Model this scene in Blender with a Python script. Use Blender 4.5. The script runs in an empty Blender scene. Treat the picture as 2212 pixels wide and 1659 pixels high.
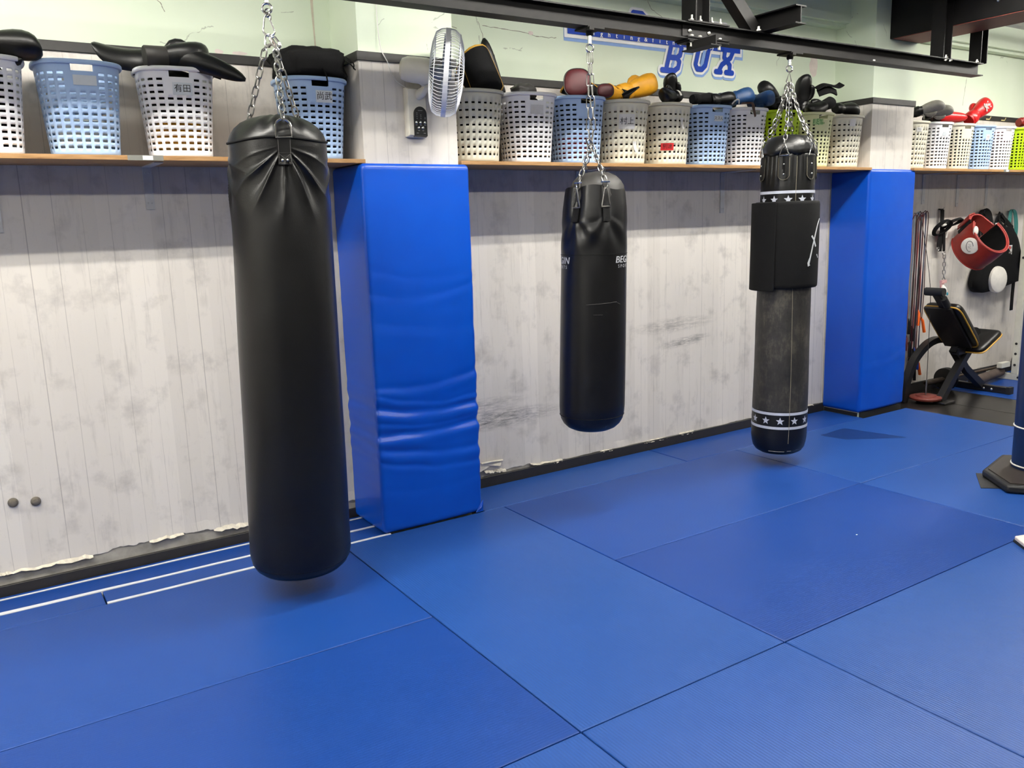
import bpy, bmesh, math, random
from mathutils import Vector, Matrix, Euler, Quaternion, noise
random.seed(7)
PI = math.pi
C = bpy.context.scene.collection
SC = bpy.context.scene

# ---------------------------------------------------------------- camera, light, exposure
cam_d = bpy.data.cameras.new('camera')
cam = bpy.data.objects.new('camera', cam_d); C.objects.link(cam)
cam_d.sensor_fit = 'HORIZONTAL'; cam_d.sensor_width = 36.0
cam_d.lens = 1811.53 / 2212 * 36.0
cam_d.clip_start = 0.05
R_ = Vector((0.83536727, -0.54882889, -0.03079577))
U_ = Vector((0.12815569, 0.1399725, 0.98182678))
F_ = Vector((0.53454434, 0.8241326, -0.18726399))
cam.matrix_world = Matrix(((R_.x, U_.x, -F_.x, 0), (R_.y, U_.y, -F_.y, 0), (R_.z, U_.z, -F_.z, 1.626), (0, 0, 0, 1)))
SC.camera = cam
SC.view_settings.view_transform = 'Standard'
SC.view_settings.look = 'None'
SC.view_settings.gamma = 1.0
SC.view_settings.use_curve_mapping = False
SC.view_settings.exposure = 0.0
w = bpy.data.worlds.new('room_air'); SC.world = w; w.use_nodes = True
w.node_tree.nodes['Background'].inputs[0].default_value = (0.9, 0.95, 1, 1)
w.node_tree.nodes['Background'].inputs[1].default_value = 0.0
TUBE_POWER = 152.0          # emission of the ceiling tubes
TUBE_COL = (1.0, 0.97, 0.90)
ROWS = (2.958, 0.64)        # the two rows of ceiling tubes (y)
TUBE_FAR = 0.40             # the row farther from the wall, dimmed to balance the shelf shadows

W = 4.39                    # the long wall
CEIL = 3.25

# ---------------------------------------------------------------- helpers
def tag(o, label=None, cat=None, group=None, kind=None):
    if label: o['label'] = label
    if cat: o['category'] = cat
    if group: o['group'] = group
    if kind: o['kind'] = kind
    return o
def thing(name, label, cat, loc=(0, 0, 0), group=None):
    o = bpy.data.objects.new(name, None); C.objects.link(o)
    o.location = loc; o.empty_display_size = 0.05
    return tag(o, label, cat, group)
def rloc(o):
    v = Vector((0, 0, 0))
    while o is not None:
        v += o.location; o = o.parent
    return v
def copy_tree(o, parent=None):
    c = o.copy(); C.objects.link(c)
    if parent is not None: c.parent = parent
    for ch in list(o.children): copy_tree(ch, c)
    return c

class MB:
    def __init__(s): s.v = []; s.f = []; s.m = []
    def add(s, vs, fs, m=0):
        b = len(s.v); s.v += [Vector(p) for p in vs]
        for f in fs: s.f.append([b + i for i in f]); s.m.append(m)
        return s
    def box(s, c, d, rot=None, m=0):
        c = Vector(c); h = Vector(d) / 2
        vs = [Vector((x * h.x, y * h.y, z * h.z)) for z in (-1, 1) for y in (-1, 1) for x in (-1, 1)]
        if rot is not None: vs = [rot @ p for p in vs]
        return s.add([p + c for p in vs], [(0, 2, 3, 1), (4, 5, 7, 6), (0, 1, 5, 4), (2, 6, 7, 3), (0, 4, 6, 2), (1, 3, 7, 5)], m)
    def bx(s, x0, x1, y0, y1, z0, z1, m=0):
        return s.box(((x0 + x1) / 2, (y0 + y1) / 2, (z0 + z1) / 2), (x1 - x0, y1 - y0, z1 - z0), None, m)
    def bar(s, p0, p1, w, h, side=(0, 1, 0), m=0):      # a square tube from p0 to p1, w along side
        p0, p1 = Vector(p0), Vector(p1); d = (p1 - p0); L = d.length; d.normalize()
        a = Vector(side); a = (a - d * a.dot(d)).normalized(); b = d.cross(a)
        rot = Matrix((a, b, d)).transposed()
        return s.box((p0 + p1) / 2, (w, h, L), rot, m)
    def loft(s, rings, cap=True, closed=False, m=0):
        n = len(rings[0]); vs = [p for r in rings for p in r]; fs = []
        K = len(rings)
        for i in range(K if closed else K - 1):
            j = (i + 1) % K
            for k in range(n):
                l = (k + 1) % n
                fs.append((i * n + k, i * n + l, j * n + l, j * n + k))
        if cap and not closed:
            fs.append(tuple(reversed(range(n)))); fs.append(tuple((K - 1) * n + k for k in range(n)))
        return s.add(vs, fs, m)
    def tube(s, path, r, n=8, closed=False, m=0, flat=1.0):
        P = [Vector(p) for p in path]; K = len(P); rings = []; a = None
        for i in range(K):
            if closed: t = P[(i + 1) % K] - P[i - 1]
            else: t = P[min(i + 1, K - 1)] - P[max(i - 1, 0)]
            t.normalize()
            if a is None:
                a = t.orthogonal().normalized()
            a = (a - t * a.dot(t)).normalized(); b = t.cross(a)
            rr = r[i] if isinstance(r, (list, tuple)) else r
            rings.append([P[i] + (a * math.cos(2 * PI * k / n) + b * math.sin(2 * PI * k / n) * flat) * rr for k in range(n)])
        return s.loft(rings, True, closed, m)
    def strap(s, path, nrm, w, t, m=0, closed=False):    # a flat band along a path; nrm = list of face normals or one
        P = [Vector(p) for p in path]; K = len(P); rings = []
        for i in range(K):
            if closed: d = (P[(i + 1) % K] - P[i - 1]).normalized()
            else: d = (P[min(i + 1, K - 1)] - P[max(i - 1, 0)]).normalized()
            nn = Vector(nrm[i] if isinstance(nrm, list) else nrm)
            b = d.cross(nn).normalized(); nn = b.cross(d).normalized()
            rings.append([P[i] + b * w / 2 + nn * t / 2, P[i] - b * w / 2 + nn * t / 2, P[i] - b * w / 2 - nn * t / 2, P[i] + b * w / 2 - nn * t / 2])
        return s.loft(rings, True, closed, m)
    def lathe(s, prof, n=32, M=None, m=0):
        rings = []; M = M or Matrix.Identity(4)
        for r, z in prof:
            rings.append([M @ Vector((max(r, 1e-5) * math.cos(2 * PI * k / n), max(r, 1e-5) * math.sin(2 * PI * k / n), z)) for k in range(n)])
        return s.loft(rings, True, False, m)
    def sphere(s, c, r, n=12, m=0):
        r = Vector(r) if not isinstance(r, (int, float)) else Vector((r, r, r)); c = Vector(c); K = n // 2 + 1
        rings = []
        for i in range(K + 1):
            a = -PI / 2 + PI * i / K
            rings.append([c + Vector((max(math.cos(a), 1e-4) * math.cos(2 * PI * k / n) * r.x, max(math.cos(a), 1e-4) * math.sin(2 * PI * k / n) * r.y, math.sin(a) * r.z)) for k in range(n)])
        return s.loft(rings, True, False, m)
    def grid(s, fn, nu, nv, skip=None, closeu=False, m=0):
        U = nu if closeu else nu + 1
        vs = [fn(i, j) for j in range(nv + 1) for i in range(U)]; fs = []
        for j in range(nv):
            for i in range(nu):
                if skip and skip(i, j): continue
                i2 = (i + 1) % U
                fs.append((j * U + i, j * U + i2, (j + 1) * U + i2, (j + 1) * U + i))
        return s.add(vs, fs, m)
    def poly(s, pts, m=0): return s.add(pts, [tuple(range(len(pts)))], m)
    def prism(s, pts, d, m=0):
        d = Vector(d); n = len(pts); P = [Vector(p) for p in pts]
        return s.add(P + [p + d for p in P], [tuple(range(n)), tuple(reversed(range(n, 2 * n)))] + [(i, (i + 1) % n, n + (i + 1) % n, n + i) for i in range(n)], m)
    def build(s, name, mats, parent=None, smooth=True, bevel=0, seg=2, solid=0, sub=0, sharp=40, fix=True):
        me = bpy.data.meshes.new(name)
        o0 = rloc(parent) if parent is not None else Vector((0, 0, 0))
        me.from_pydata([p - o0 for p in s.v], [], s.f)
        if not isinstance(mats, (list, tuple)): mats = [mats]
        for mm in mats: me.materials.append(mm)
        me.polygons.foreach_set('material_index', s.m)
        if fix:
            bm = bmesh.new(); bm.from_mesh(me)
            bmesh.ops.recalc_face_normals(bm, faces=bm.faces); bm.to_mesh(me); bm.free()
        me.polygons.foreach_set('use_smooth', [smooth] * len(me.polygons))
        if smooth: me.set_sharp_from_angle(angle=math.radians(sharp))
        me.update()
        o = bpy.data.objects.new(name, me); C.objects.link(o)
        if parent is not None: o.parent = parent
        if solid:
            md = o.modifiers.new('thickness', 'SOLIDIFY'); md.thickness = solid; md.offset = -1
        if bevel:
            md = o.modifiers.new('bevel', 'BEVEL'); md.width = bevel; md.segments = seg; md.limit_method = 'ANGLE'; md.angle_limit = math.radians(50)
        if sub:
            md = o.modifiers.new('sub', 'SUBSURF'); md.levels = sub; md.render_levels = sub
        return o

def ell(c, u, v, ru, rv, n=16, p=2.0):
    c, u, v = Vector(c), Vector(u), Vector(v); out = []
    for k in range(n):
        a = 2 * PI * k / n; ca, sa = math.cos(a), math.sin(a)
        out.append(c + u * ru * math.copysign(abs(ca) ** (2 / p), ca) + v * rv * math.copysign(abs(sa) ** (2 / p), sa))
    return out
def circ(c, u, v, r, n=24, a0=0, a1=2 * PI, closed=True):
    c, u, v = Vector(c), Vector(u), Vector(v)
    K = n if closed else n + 1
    return [c + (u * math.cos(a0 + (a1 - a0) * k / n) + v * math.sin(a0 + (a1 - a0) * k / n)) * r for k in range(K)]
def spline(pts, n=8):
    P = [Vector(p) for p in pts]; out = []
    for i in range(len(P) - 1):
        p0 = P[max(i - 1, 0)]; p1 = P[i]; p2 = P[i + 1]; p3 = P[min(i + 2, len(P) - 1)]
        for k in range(n):
            t = k / n
            out.append(0.5 * ((2 * p1) + (p2 - p0) * t + (2 * p0 - 5 * p1 + 4 * p2 - p3) * t * t + (3 * p1 - p0 - 3 * p2 + p3) * t ** 3))
    out.append(P[-1]); return out
def lerp(a, b, t): return a + (b - a) * t
def interp(tab, x):
    if x <= tab[0][0]: return tab[0][1]
    for (a, b), (c, d) in zip(tab, tab[1:]):
        if x <= c: return lerp(b, d, (x - a) / (c - a))
    return tab[-1][1]

def text_mesh(body, size, shear=0.0, spacing=1.0):
    cu = bpy.data.curves.new('text', 'FONT'); cu.body = body; cu.size = size; cu.shear = shear
    cu.align_x = 'CENTER'; cu.align_y = 'CENTER'; cu.space_character = spacing; cu.resolution_u = 3
    o = bpy.data.objects.new('text', cu); C.objects.link(o)
    dg = bpy.context.evaluated_depsgraph_get(); dg.update()
    me = bpy.data.meshes.new_from_object(o.evaluated_get(dg))
    vs = [tuple(v.co) for v in me.vertices]; fs = [tuple(p.vertices) for p in me.polygons]
    bpy.data.objects.remove(o); bpy.data.curves.remove(cu); bpy.data.meshes.remove(me)
    return vs, fs

# ---------------------------------------------------------------- materials
def srgb(r, g, b):
    f = lambda c: (c / 255 / 12.92) if c / 255 <= 0.04045 else ((c / 255 + 0.055) / 1.055) ** 2.4
    return (f(r), f(g), f(b), 1)
class NT:
    def __init__(s, name):
        s.mat = bpy.data.materials.new(name); s.mat.use_nodes = True
        s.t = s.mat.node_tree; s.b = s.t.nodes['Principled BSDF']
    def n(s, typ, **kw):
        nd = s.t.nodes.new(typ)
        for k, v in kw.items():
            if k.startswith('i_'):
                key = k[2:]; key = int(key) if key.isdigit() else key.replace('_', ' ')
                if hasattr(v, 'is_linked') or isinstance(v, bpy.types.NodeSocket): s.t.links.new(v, nd.inputs[key])
                else: nd.inputs[key].default_value = v
            else: setattr(nd, k, v)
        return nd
    def math(s, op, a, b=0.0, c=None):
        nd = s.t.nodes.new('ShaderNodeMath'); nd.operation = op
        for i, v in enumerate((a, b, c)):
            if v is None: continue
            if isinstance(v, bpy.types.NodeSocket): s.t.links.new(v, nd.inputs[i])
            else: nd.inputs[i].default_value = v
        return nd.outputs[0]
    def mix(s, fac, a, b, mode='MIX'):
        nd = s.t.nodes.new('ShaderNodeMix'); nd.data_type = 'RGBA'; nd.blend_type = mode
        for idx, v in ((0, fac), (6, a), (7, b)):
            if isinstance(v, bpy.types.NodeSocket): s.t.links.new(v, nd.inputs[idx])
            else: nd.inputs[idx].default_value = v
        return nd.outputs[2]
    def ramp(s, fac, stops):
        nd = s.t.nodes.new('ShaderNodeValToRGB'); el = nd.color_ramp.elements
        while len(el) < len(stops): el.new(0.5)
        for e, (p, c) in zip(el, stops): e.position = p; e.color = c if len(c) == 4 else (*c, 1)
        s.t.links.new(fac, nd.inputs[0]); return nd.outputs[0]
    def noise(s, vec, scale, detail=4, rough=0.55):
        nd = s.n('ShaderNodeTexNoise', i_Scale=scale, i_Detail=detail, i_Roughness=rough)
        if vec is not None: s.t.links.new(vec, nd.inputs['Vector'])
        return nd.outputs[0]
    def coord(s, scale=None, which='Object'):
        tc = s.t.nodes.new('ShaderNodeTexCoord')
        if scale is None: return tc.outputs[which]
        mp = s.t.nodes.new('ShaderNodeMapping'); mp.inputs['Scale'].default_value = scale
        s.t.links.new(tc.outputs[which], mp.inputs['Vector']); return mp.outputs[0]
    def bump(s, h, strength=0.3, dist=0.01):
        nd = s.n('ShaderNodeBump', i_Strength=strength, i_Distance=dist); s.t.links.new(h, nd.inputs['Height'])
        s.t.links.new(nd.outputs[0], s.b.inputs['Normal'])
    def set(s, **kw):
        for k, v in kw.items():
            key = {'col': 'Base Color', 'rough': 'Roughness', 'metal': 'Metallic', 'spec': 'Specular IOR Level', 'coat': 'Coat Weight', 'coatr': 'Coat Roughness', 'sheen': 'Sheen Weight', 'alpha': 'Alpha', 'trans': 'Transmission Weight'}[k]
            if isinstance(v, bpy.types.NodeSocket): s.t.links.new(v, s.b.inputs[key])
            else: s.b.inputs[key].default_value = v
        return s
_mc = {}
def mat(name, col, rough=0.5, metal=0.0, var=0.08, vs=20, bump=0.0, bs=60, spec=0.5, coat=0.0):
    if name in _mc: return _mc[name]
    t = NT(name); v = t.coord()
    nz = t.noise(v, vs, 4)
    lo = tuple(c * (1 - var) for c in col[:3]) + (1,); hi = tuple(min(1, c * (1 + var)) for c in col[:3]) + (1,)
    t.set(col=t.ramp(nz, [(0.3, lo), (0.7, hi)]), rough=rough, metal=metal, spec=spec, coat=coat)
    if bump: t.bump(t.noise(v, bs, 3), bump, 0.004)
    _mc[name] = t.mat; return t.mat

M_BLK = mat('black_leather', srgb(10, 10, 10), 0.36, var=0.15, bump=0.12, bs=180, spec=0.4)
M_BLKF = mat('black_fabric', srgb(9, 9, 10), 0.85, var=0.2, bump=0.2, bs=220, spec=0.22)
M_BLKV = mat('black_vinyl', srgb(9, 9, 10), 0.36, var=0.1, bump=0.06, bs=120, spec=0.4)
M_GREYL = mat('dark_grey_leather', srgb(40, 38, 36), 0.55, var=0.15, bump=0.1)
M_SILG = mat('grey_leather', srgb(128, 125, 118), 0.45, var=0.2)
M_STEEL = mat('chain_steel', (0.36, 0.35, 0.33, 1), 0.3, 1.0, var=0.25, vs=40)
M_CHROME = mat('polished_steel', (0.72, 0.71, 0.69, 1), 0.15, 1.0, var=0.08)
M_RAIL = mat('black_painted_steel', srgb(14, 13, 13), 0.5, var=0.25, vs=9, bump=0.05, bs=40, spec=0.22)
M_REDP = mat('red_oxide_primer', srgb(108, 44, 34), 0.6, var=0.12, vs=6)
M_BOLT = mat('zinc_bolt', (0.62, 0.61, 0.56, 1), 0.35, 1.0, var=0.2, vs=80)
M_YEL = mat('yellow_leather', srgb(206, 146, 24), 0.5, var=0.12, bump=0.1, bs=120)
M_GOLD = mat('gold_piping', srgb(188, 144, 52), 0.55)
M_MAR = mat('maroon_leather', srgb(78, 14, 22), 0.5, var=0.15)
M_RED = mat('red_leather', srgb(186, 26, 28), 0.3, var=0.1)
M_REDD = mat('dark_red_leather', srgb(132, 32, 26), 0.5, var=0.12)
M_NAVY = mat('blue_leather', srgb(22, 60, 104), 0.5, var=0.15, bump=0.1, bs=120)
M_WHT = mat('white_plastic', srgb(226, 224, 218), 0.4, var=0.04)
M_WHTL = mat('white_leather', srgb(228, 224, 214), 0.5, var=0.06)
M_PAPER = mat('paper_label', srgb(226, 224, 220), 0.6, var=0.04)
M_INK = mat('black_ink', srgb(24, 24, 26), 0.6)
M_CREAMP = mat('cream_plastic', srgb(226, 218, 192), 0.4, var=0.04)
M_BRN = mat('brown_leather', srgb(70, 44, 32), 0.5)
M_RUB = mat('black_rubber', srgb(20, 20, 20), 0.6, var=0.2)

def wallpaper_mat():
    t = NT('white_board_wallpaper'); tc = t.coord()
    sx = t.n('ShaderNodeSeparateXYZ'); t.t.links.new(tc, sx.inputs[0])
    X = t.math('ADD', sx.outputs[0], t.math('MULTIPLY', sx.outputs[1], 1.0)); Z = sx.outputs[2]
    pl = t.math('DIVIDE', X, 0.118); idx = t.math('FLOOR', pl); fr = t.math('FRACT', pl)
    wn = t.n('ShaderNodeTexWhiteNoise', noise_dimensions='1D'); t.t.links.new(idx, wn.inputs['W'])
    wn2 = t.n('ShaderNodeTexWhiteNoise', noise_dimensions='1D'); t.t.links.new(t.math('ADD', idx, 31.7), wn2.inputs['W'])
    vec = t.n('ShaderNodeCombineXYZ'); t.t.links.new(X, vec.inputs[0]); t.t.links.new(Z, vec.inputs[2])
    mp = t.n('ShaderNodeMapping', i_Scale=(1, 1, 0.12)); t.t.links.new(vec.outputs[0], mp.inputs['Vector'])
    streak = t.noise(mp.outputs[0], 26, 6, 0.7)
    blot = t.noise(vec.outputs[0], 5.5, 6, 0.62)
    fine = t.noise(vec.outputs[0], 60, 4, 0.7)
    wob = t.math('MULTIPLY', t.math('SUBTRACT', t.noise(mp.outputs[0], 9, 3), 0.5), 0.05)
    frw = t.math('ADD', fr, wob)
    d = t.math('ABSOLUTE', t.math('SUBTRACT', frw, 0.5))
    mpl = t.n('ShaderNodeMapping', i_Scale=(2, 2, 0.8)); t.t.links.new(vec.outputs[0], mpl.inputs['Vector'])
    ln = t.noise(mpl.outputs[0], 2.2, 5, 0.75)
    wid = t.math('MULTIPLY_ADD', ln, 0.022, t.math('MULTIPLY', wn2.outputs[0], 0.012))
    line = t.math('SUBTRACT', 1.0, t.n('ShaderNodeMapRange', i_0=d, i_1=0.0, i_2=wid).outputs[0])
    lst = t.math('MULTIPLY', line, t.n('ShaderNodeMapRange', i_0=t.math('MULTIPLY_ADD', wn2.outputs[0], 0.35, ln), i_1=0.42, i_2=0.85).outputs[0])
    base = t.mix(wn.outputs[0], srgb(212, 206, 197), srgb(223, 217, 208))
    c1 = t.mix(t.n('ShaderNodeMapRange', i_0=blot, i_1=0.53, i_2=0.78).outputs[0], base, srgb(176, 171, 165))
    c2 = t.mix(t.math('MULTIPLY', t.n('ShaderNodeMapRange', i_0=streak, i_1=0.54, i_2=0.8).outputs[0], 0.45), c1, srgb(146, 141, 136))
    c3 = t.mix(t.math('MULTIPLY', t.n('ShaderNodeMapRange', i_0=fine, i_1=0.62, i_2=0.85).outputs[0], 0.3), c2, srgb(124, 120, 116))
    c4 = t.mix(t.math('MULTIPLY', lst, 0.62), c3, srgb(96, 92, 90))
    # knots printed on the boards
    kv = t.n('ShaderNodeCombineXYZ'); t.t.links.new(t.math('MULTIPLY', X, 1 / 0.37), kv.inputs[0]); t.t.links.new(t.math('MULTIPLY', Z, 1 / 0.55), kv.inputs[1])
    vo = t.n('ShaderNodeTexVoronoi', i_Scale=1.0, voronoi_dimensions='2D'); t.t.links.new(kv.outputs[0], vo.inputs['Vector'])
    kd = t.math('ADD', vo.outputs['Distance'], t.math('MULTIPLY', t.math('SUBTRACT', fine, 0.5), 0.06))
    knot = t.math('SUBTRACT', 1.0, t.n('ShaderNodeMapRange', i_0=kd, i_1=0.025, i_2=0.085).outputs[0])
    c5 = t.mix(t.math('MULTIPLY', knot, 0.14), c4, srgb(105, 102, 101))
    # scuffs left by swinging bags
    def scuff(c, x0, z0, rx, rz, tilt, k):
        dx = t.math('DIVIDE', t.math('SUBTRACT', X, x0 + W), rx)
        dz = t.math('DIVIDE', t.math('SUBTRACT', Z, t.math('MULTIPLY_ADD', t.math('SUBTRACT', X, x0 + W), tilt, z0)), rz)
        r2 = t.math('ADD', t.math('MULTIPLY', dx, dx), t.math('MULTIPLY', dz, dz))
        g = t.math('SUBTRACT', 1.0, t.n('ShaderNodeMapRange', i_0=r2, i_1=0.0, i_2=1.0).outputs[0])
        mh = t.n('ShaderNodeMapping', i_Scale=(0.5, 1, 3)); t.t.links.new(vec.outputs[0], mh.inputs['Vector'])
        nz = t.n('ShaderNodeMapRange', i_0=t.noise(mh.outputs[0], 22, 6, 0.75), i_1=0.40, i_2=0.66).outputs[0]
        return t.mix(t.math('MULTIPLY', t.math('MULTIPLY', g, nz), k), c, srgb(92, 90, 90))
    c6 = scuff(c5, 2.72, 0.42, 0.55, 0.075, 0.0, 1.0)
    c6 = scuff(c6, 2.60, 0.52, 0.40, 0.05, 0.02, 0.6)
    c6 = scuff(c6, 4.25, 0.88, 0.45, 0.06, 0.02, 0.55)
    c6 = scuff(c6, 4.35, 0.75, 0.28, 0.04, 0.08, 0.9)
    t.set(col=c6, rough=0.55, spec=0.3)
    t.bump(streak, 0.06, 0.003)
    return t.mat
M_WP = wallpaper_mat()

def green_paint():
    t = NT('pale_green_paint'); v = t.coord()
    n1 = t.noise(v, 1.6, 5); n2 = t.noise(v, 9, 5, 0.65)
    base = t.ramp(n1, [(0.3, srgb(218, 230, 206)), (0.7, srgb(226, 236, 215))])
    vo = t.n('ShaderNodeTexVoronoi', feature='DISTANCE_TO_EDGE', i_Scale=1.15)
    dv = t.n('ShaderNodeMix', data_type='VECTOR'); dv.inputs[0].default_value = 0.12
    nz = t.n('ShaderNodeTexNoise', i_Scale=5.0, i_Detail=5.0); t.t.links.new(v, nz.inputs['Vector'])
    t.t.links.new(v, dv.inputs[4]); t.t.links.new(nz.outputs['Color'], dv.inputs[5]); t.t.links.new(dv.outputs[1], vo.inputs['Vector'])
    crack = t.math('LESS_THAN', vo.outputs['Distance'], 0.002)
    msk = t.math('GREATER_THAN', t.noise(v, 2.3, 3), 0.6)
    brk = t.math('GREATER_THAN', n2, 0.47)
    c = t.mix(t.math('MULTIPLY', t.math('MULTIPLY', crack, msk), t.math('MULTIPLY', brk, 0.45)), base, srgb(120, 122, 110))
    c = t.mix(t.math('MULTIPLY', t.math('GREATER_THAN', n2, 0.74), 0.25), c, srgb(180, 176, 160))
    t.set(col=c, rough=0.6, spec=0.35); t.bump(n2, 0.05, 0.004)
    return t.mat
M_GREEN = green_paint()
M_PLASTER = mat('bare_plaster', srgb(150, 146, 138), 0.9, var=0.25, vs=14, bump=0.3, bs=40)
M_TORN = mat('torn_paper_backing', srgb(216, 208, 190), 0.8, var=0.15, vs=30)
M_CEIL = mat('ceiling_board', srgb(205, 205, 200), 0.8, var=0.03)
M_WALLO = mat('room_wall_paint', srgb(188, 184, 176), 0.8, var=0.05)
M_TRIM = mat('black_trim_paint', srgb(36, 34, 33), 0.5, var=0.2, vs=30)
def floor_rubber():
    t = NT('black_rubber_floor'); v = t.coord(); n1 = t.noise(v, 3, 4)
    t.set(col=t.ramp(n1, [(0.3, srgb(22, 21, 20)), (0.7, srgb(34, 31, 28))]), rough=0.3); t.bump(t.noise(v, 40, 3), 0.05, 0.003); return t.mat
M_FLOOR = floor_rubber()

def mat_blue(name, tint, ribs):
    t = NT(name); v = t.coord()
    n1 = t.noise(v, 1.1, 5, 0.6); n2 = t.noise(v, 7, 5, 0.6)
    c = t.ramp(n1, [(0.3, tuple(x * 0.9 for x in tint[:3]) + (1,)), (0.72, tint)])
    c = t.mix(t.math('MULTIPLY', n2, 0.12), c, srgb(52, 78, 126))
    rough = t.math('MULTIPLY_ADD', n1, 0.16, 0.34)
    t.set(col=c, rough=rough, spec=0.32)
    wv = t.n('ShaderNodeTexWave', wave_type='BANDS', bands_direction='X' if ribs == 'y' else 'Y', i_Scale=26.0 if ribs else 30.0, i_Distortion=0.6, i_Detail=1.0)
    t.t.links.new(v, wv.inputs['Vector'])
    t.bump(t.math('ADD', t.math('MULTIPLY', wv.outputs[1], 1.0), t.math('MULTIPLY', t.noise(v, 160, 2), 0.6)), 0.30 if ribs == 'y' else 0.12, 0.0018)
    return t.mat
M_MATA = mat_blue('blue_mat_vinyl', srgb(13, 60, 134), 'x')
M_MATB = mat_blue('blue_mat_vinyl_ribbed', srgb(27, 70, 140), 'y')
M_MATC = mat_blue('blue_mat_vinyl_deep', srgb(7, 54, 128), 'x')
M_FOAM = mat('white_foam_edge', srgb(205, 208, 212), 0.8, var=0.06)
def pad_mat():
    t = NT('blue_pad_vinyl'); v = t.coord()
    t.set(col=t.ramp(t.noise(v, 2, 3), [(0.3, srgb(0, 70, 180)), (0.7, srgb(1, 78, 190))]), rough=0.3, spec=0.5)
    t.bump(t.noise(v, 240, 2), 0.06, 0.001); return t.mat
M_PAD = pad_mat()
def wood_mat():
    t = NT('shelf_wood'); v = t.coord((1.2, 14, 14))
    n1 = t.noise(v, 6, 6, 0.65)
    t.set(col=t.ramp(n1, [(0.25, srgb(128, 90, 50)), (0.5, srgb(166, 126, 80)), (0.8, srgb(184, 146, 100))]), rough=0.5); t.bump(n1, 0.1, 0.002); return t.mat
M_WOOD = wood_mat()
def emis(name, col, k):
    m = bpy.data.materials.new(name); m.use_nodes = True; nt = m.node_tree; nt.nodes.clear()
    e = nt.nodes.new('ShaderNodeEmission'); o = nt.nodes.new('ShaderNodeOutputMaterial')
    e.inputs[0].default_value = (*col, 1); e.inputs[1].default_value = k; nt.links.new(e.outputs[0], o.inputs[0]); return m

# ---------------------------------------------------------------- ceiling lights
def light_thing(glow, hood=False):
    r = thing('ceiling_light', 'long white twin tube fluorescent light fixed under the ceiling', 'ceiling light', (0, 0, CEIL), 'fluorescent lights under the ceiling')
    h = MB(); h.bx(-1.2, 1.2, -0.11, 0.11, CEIL - 0.055, CEIL - 0.001)
    h.build('housing', M_WHT, r, bevel=0.006)
    if hood:
        for s in (-1, 1):
            h = MB(); h.bx(-1.2, 1.2, s * 0.112 - 0.003, s * 0.112 + 0.003, CEIL - 0.121, CEIL - 0.02); h.build('added_shade_hood', M_WHT, r)  # unseen hoods added to hold light off the upper wall
    for s in (-1, 1):
        t = MB(); t.bx(-1.16, 1.16, s * 0.065 - 0.017, s * 0.065 + 0.017, CEIL - 0.102, CEIL - 0.098)
        t.build('tube', glow, r)
        for x in (-1.17, 1.17):
            e = MB(); e.bx(x - 0.015, x + 0.015, s * 0.065 - 0.02, s * 0.065 + 0.02, CEIL - 0.125, CEIL - 0.056); e.build('tube_socket', M_WHT, r)
    return r
M_TUBE = emis('fluorescent_tube_glow', TUBE_COL, TUBE_POWER)
M_TUBEF = emis('fluorescent_tube_glow_dim', TUBE_COL, TUBE_POWER * TUBE_FAR)
for y, gl in zip(ROWS, (M_TUBE, M_TUBEF)):
    _l = light_thing(gl); first = True
    for x in ((-2.7, -0.22, 7.85) if y > 2 else (-2.36, 0.06, 2.48, 4.9, 7.8)):
        o = _l if first else copy_tree(_l); first = False
        o.location = (x, y, CEIL)
_l = light_thing(M_TUBE, True); _l.location = (2.93, ROWS[0], CEIL); _l.scale = (0.74, 1, 1)
_l['label'] = 'white twin tube ceiling light with added light-blocking hoods, above the middle of the mats'
o = copy_tree(_l); o.location = (4.92, ROWS[0], CEIL)

# ---------------------------------------------------------------- the room
def struct(mb, name, mats, parent=None, **k):
    o = mb.build(name, mats, parent, **k)
    if parent is None: o['kind'] = 'structure'
    return o
X0, X1, Y0 = -3.6, 10.6, -4.6
ZF = -0.04
b = MB(); b.bx(X0, X1, Y0, W + 0.2, ZF - 0.1, ZF); struct(b, 'floor', M_FLOOR, smooth=False)
b = MB(); b.bx(X0, X1, Y0, W + 0.2, CEIL, CEIL + 0.1); struct(b, 'ceiling', M_CEIL, smooth=False)
b = MB(); b.bx(X0, X1, W, W + 0.2, ZF, CEIL); wall = struct(b, 'wall_back', [M_GREEN], smooth=False)
b = MB(); b.bx(X0, X1, Y0 - 0.15, Y0, ZF, CEIL); struct(b, 'wall_front', M_WALLO, smooth=False)
b = MB(); b.bx(X0 - 0.15, X0, Y0, W + 0.2, ZF, CEIL); struct(b, 'wall_left', M_WALLO, smooth=False)
b = MB(); b.bx(X1, X1 + 0.15, Y0, W + 0.2, ZF, CEIL); struct(b, 'wall_right', M_WALLO, smooth=False)
PIL = ((1.785, 2.32), (5.972, 6.508)); PY = 4.05
for (a, c) in PIL:
    b = MB(); b.bx(a, c, PY, W, ZF, CEIL); p = struct(b, 'pillar', M_GREEN, smooth=False)
    p['label'] = 'square pillar with board wallpaper below pale green paint, %s' % ('beside the wall fan' if a < 3 else 'under the black ceiling beam')
    s = MB(); t = 0.004
    s.bx(a - t, c + t, PY - t, W - 0.001, 0.03, 2.46); s.build('wallpaper', M_WP, p, smooth=False)
# soffit between the pillars
for (a, c) in ((X0, PIL[0][0]), (PIL[0][1], PIL[1][0]), (PIL[1][1], X1)):
    b = MB(); b.bx(a, c, 4.27, W, 3.06, CEIL); b.bx(a, c, 4.31, W, 3.035, 3.06)
    o = struct(b, 'soffit', M_GREEN, smooth=False)
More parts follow.
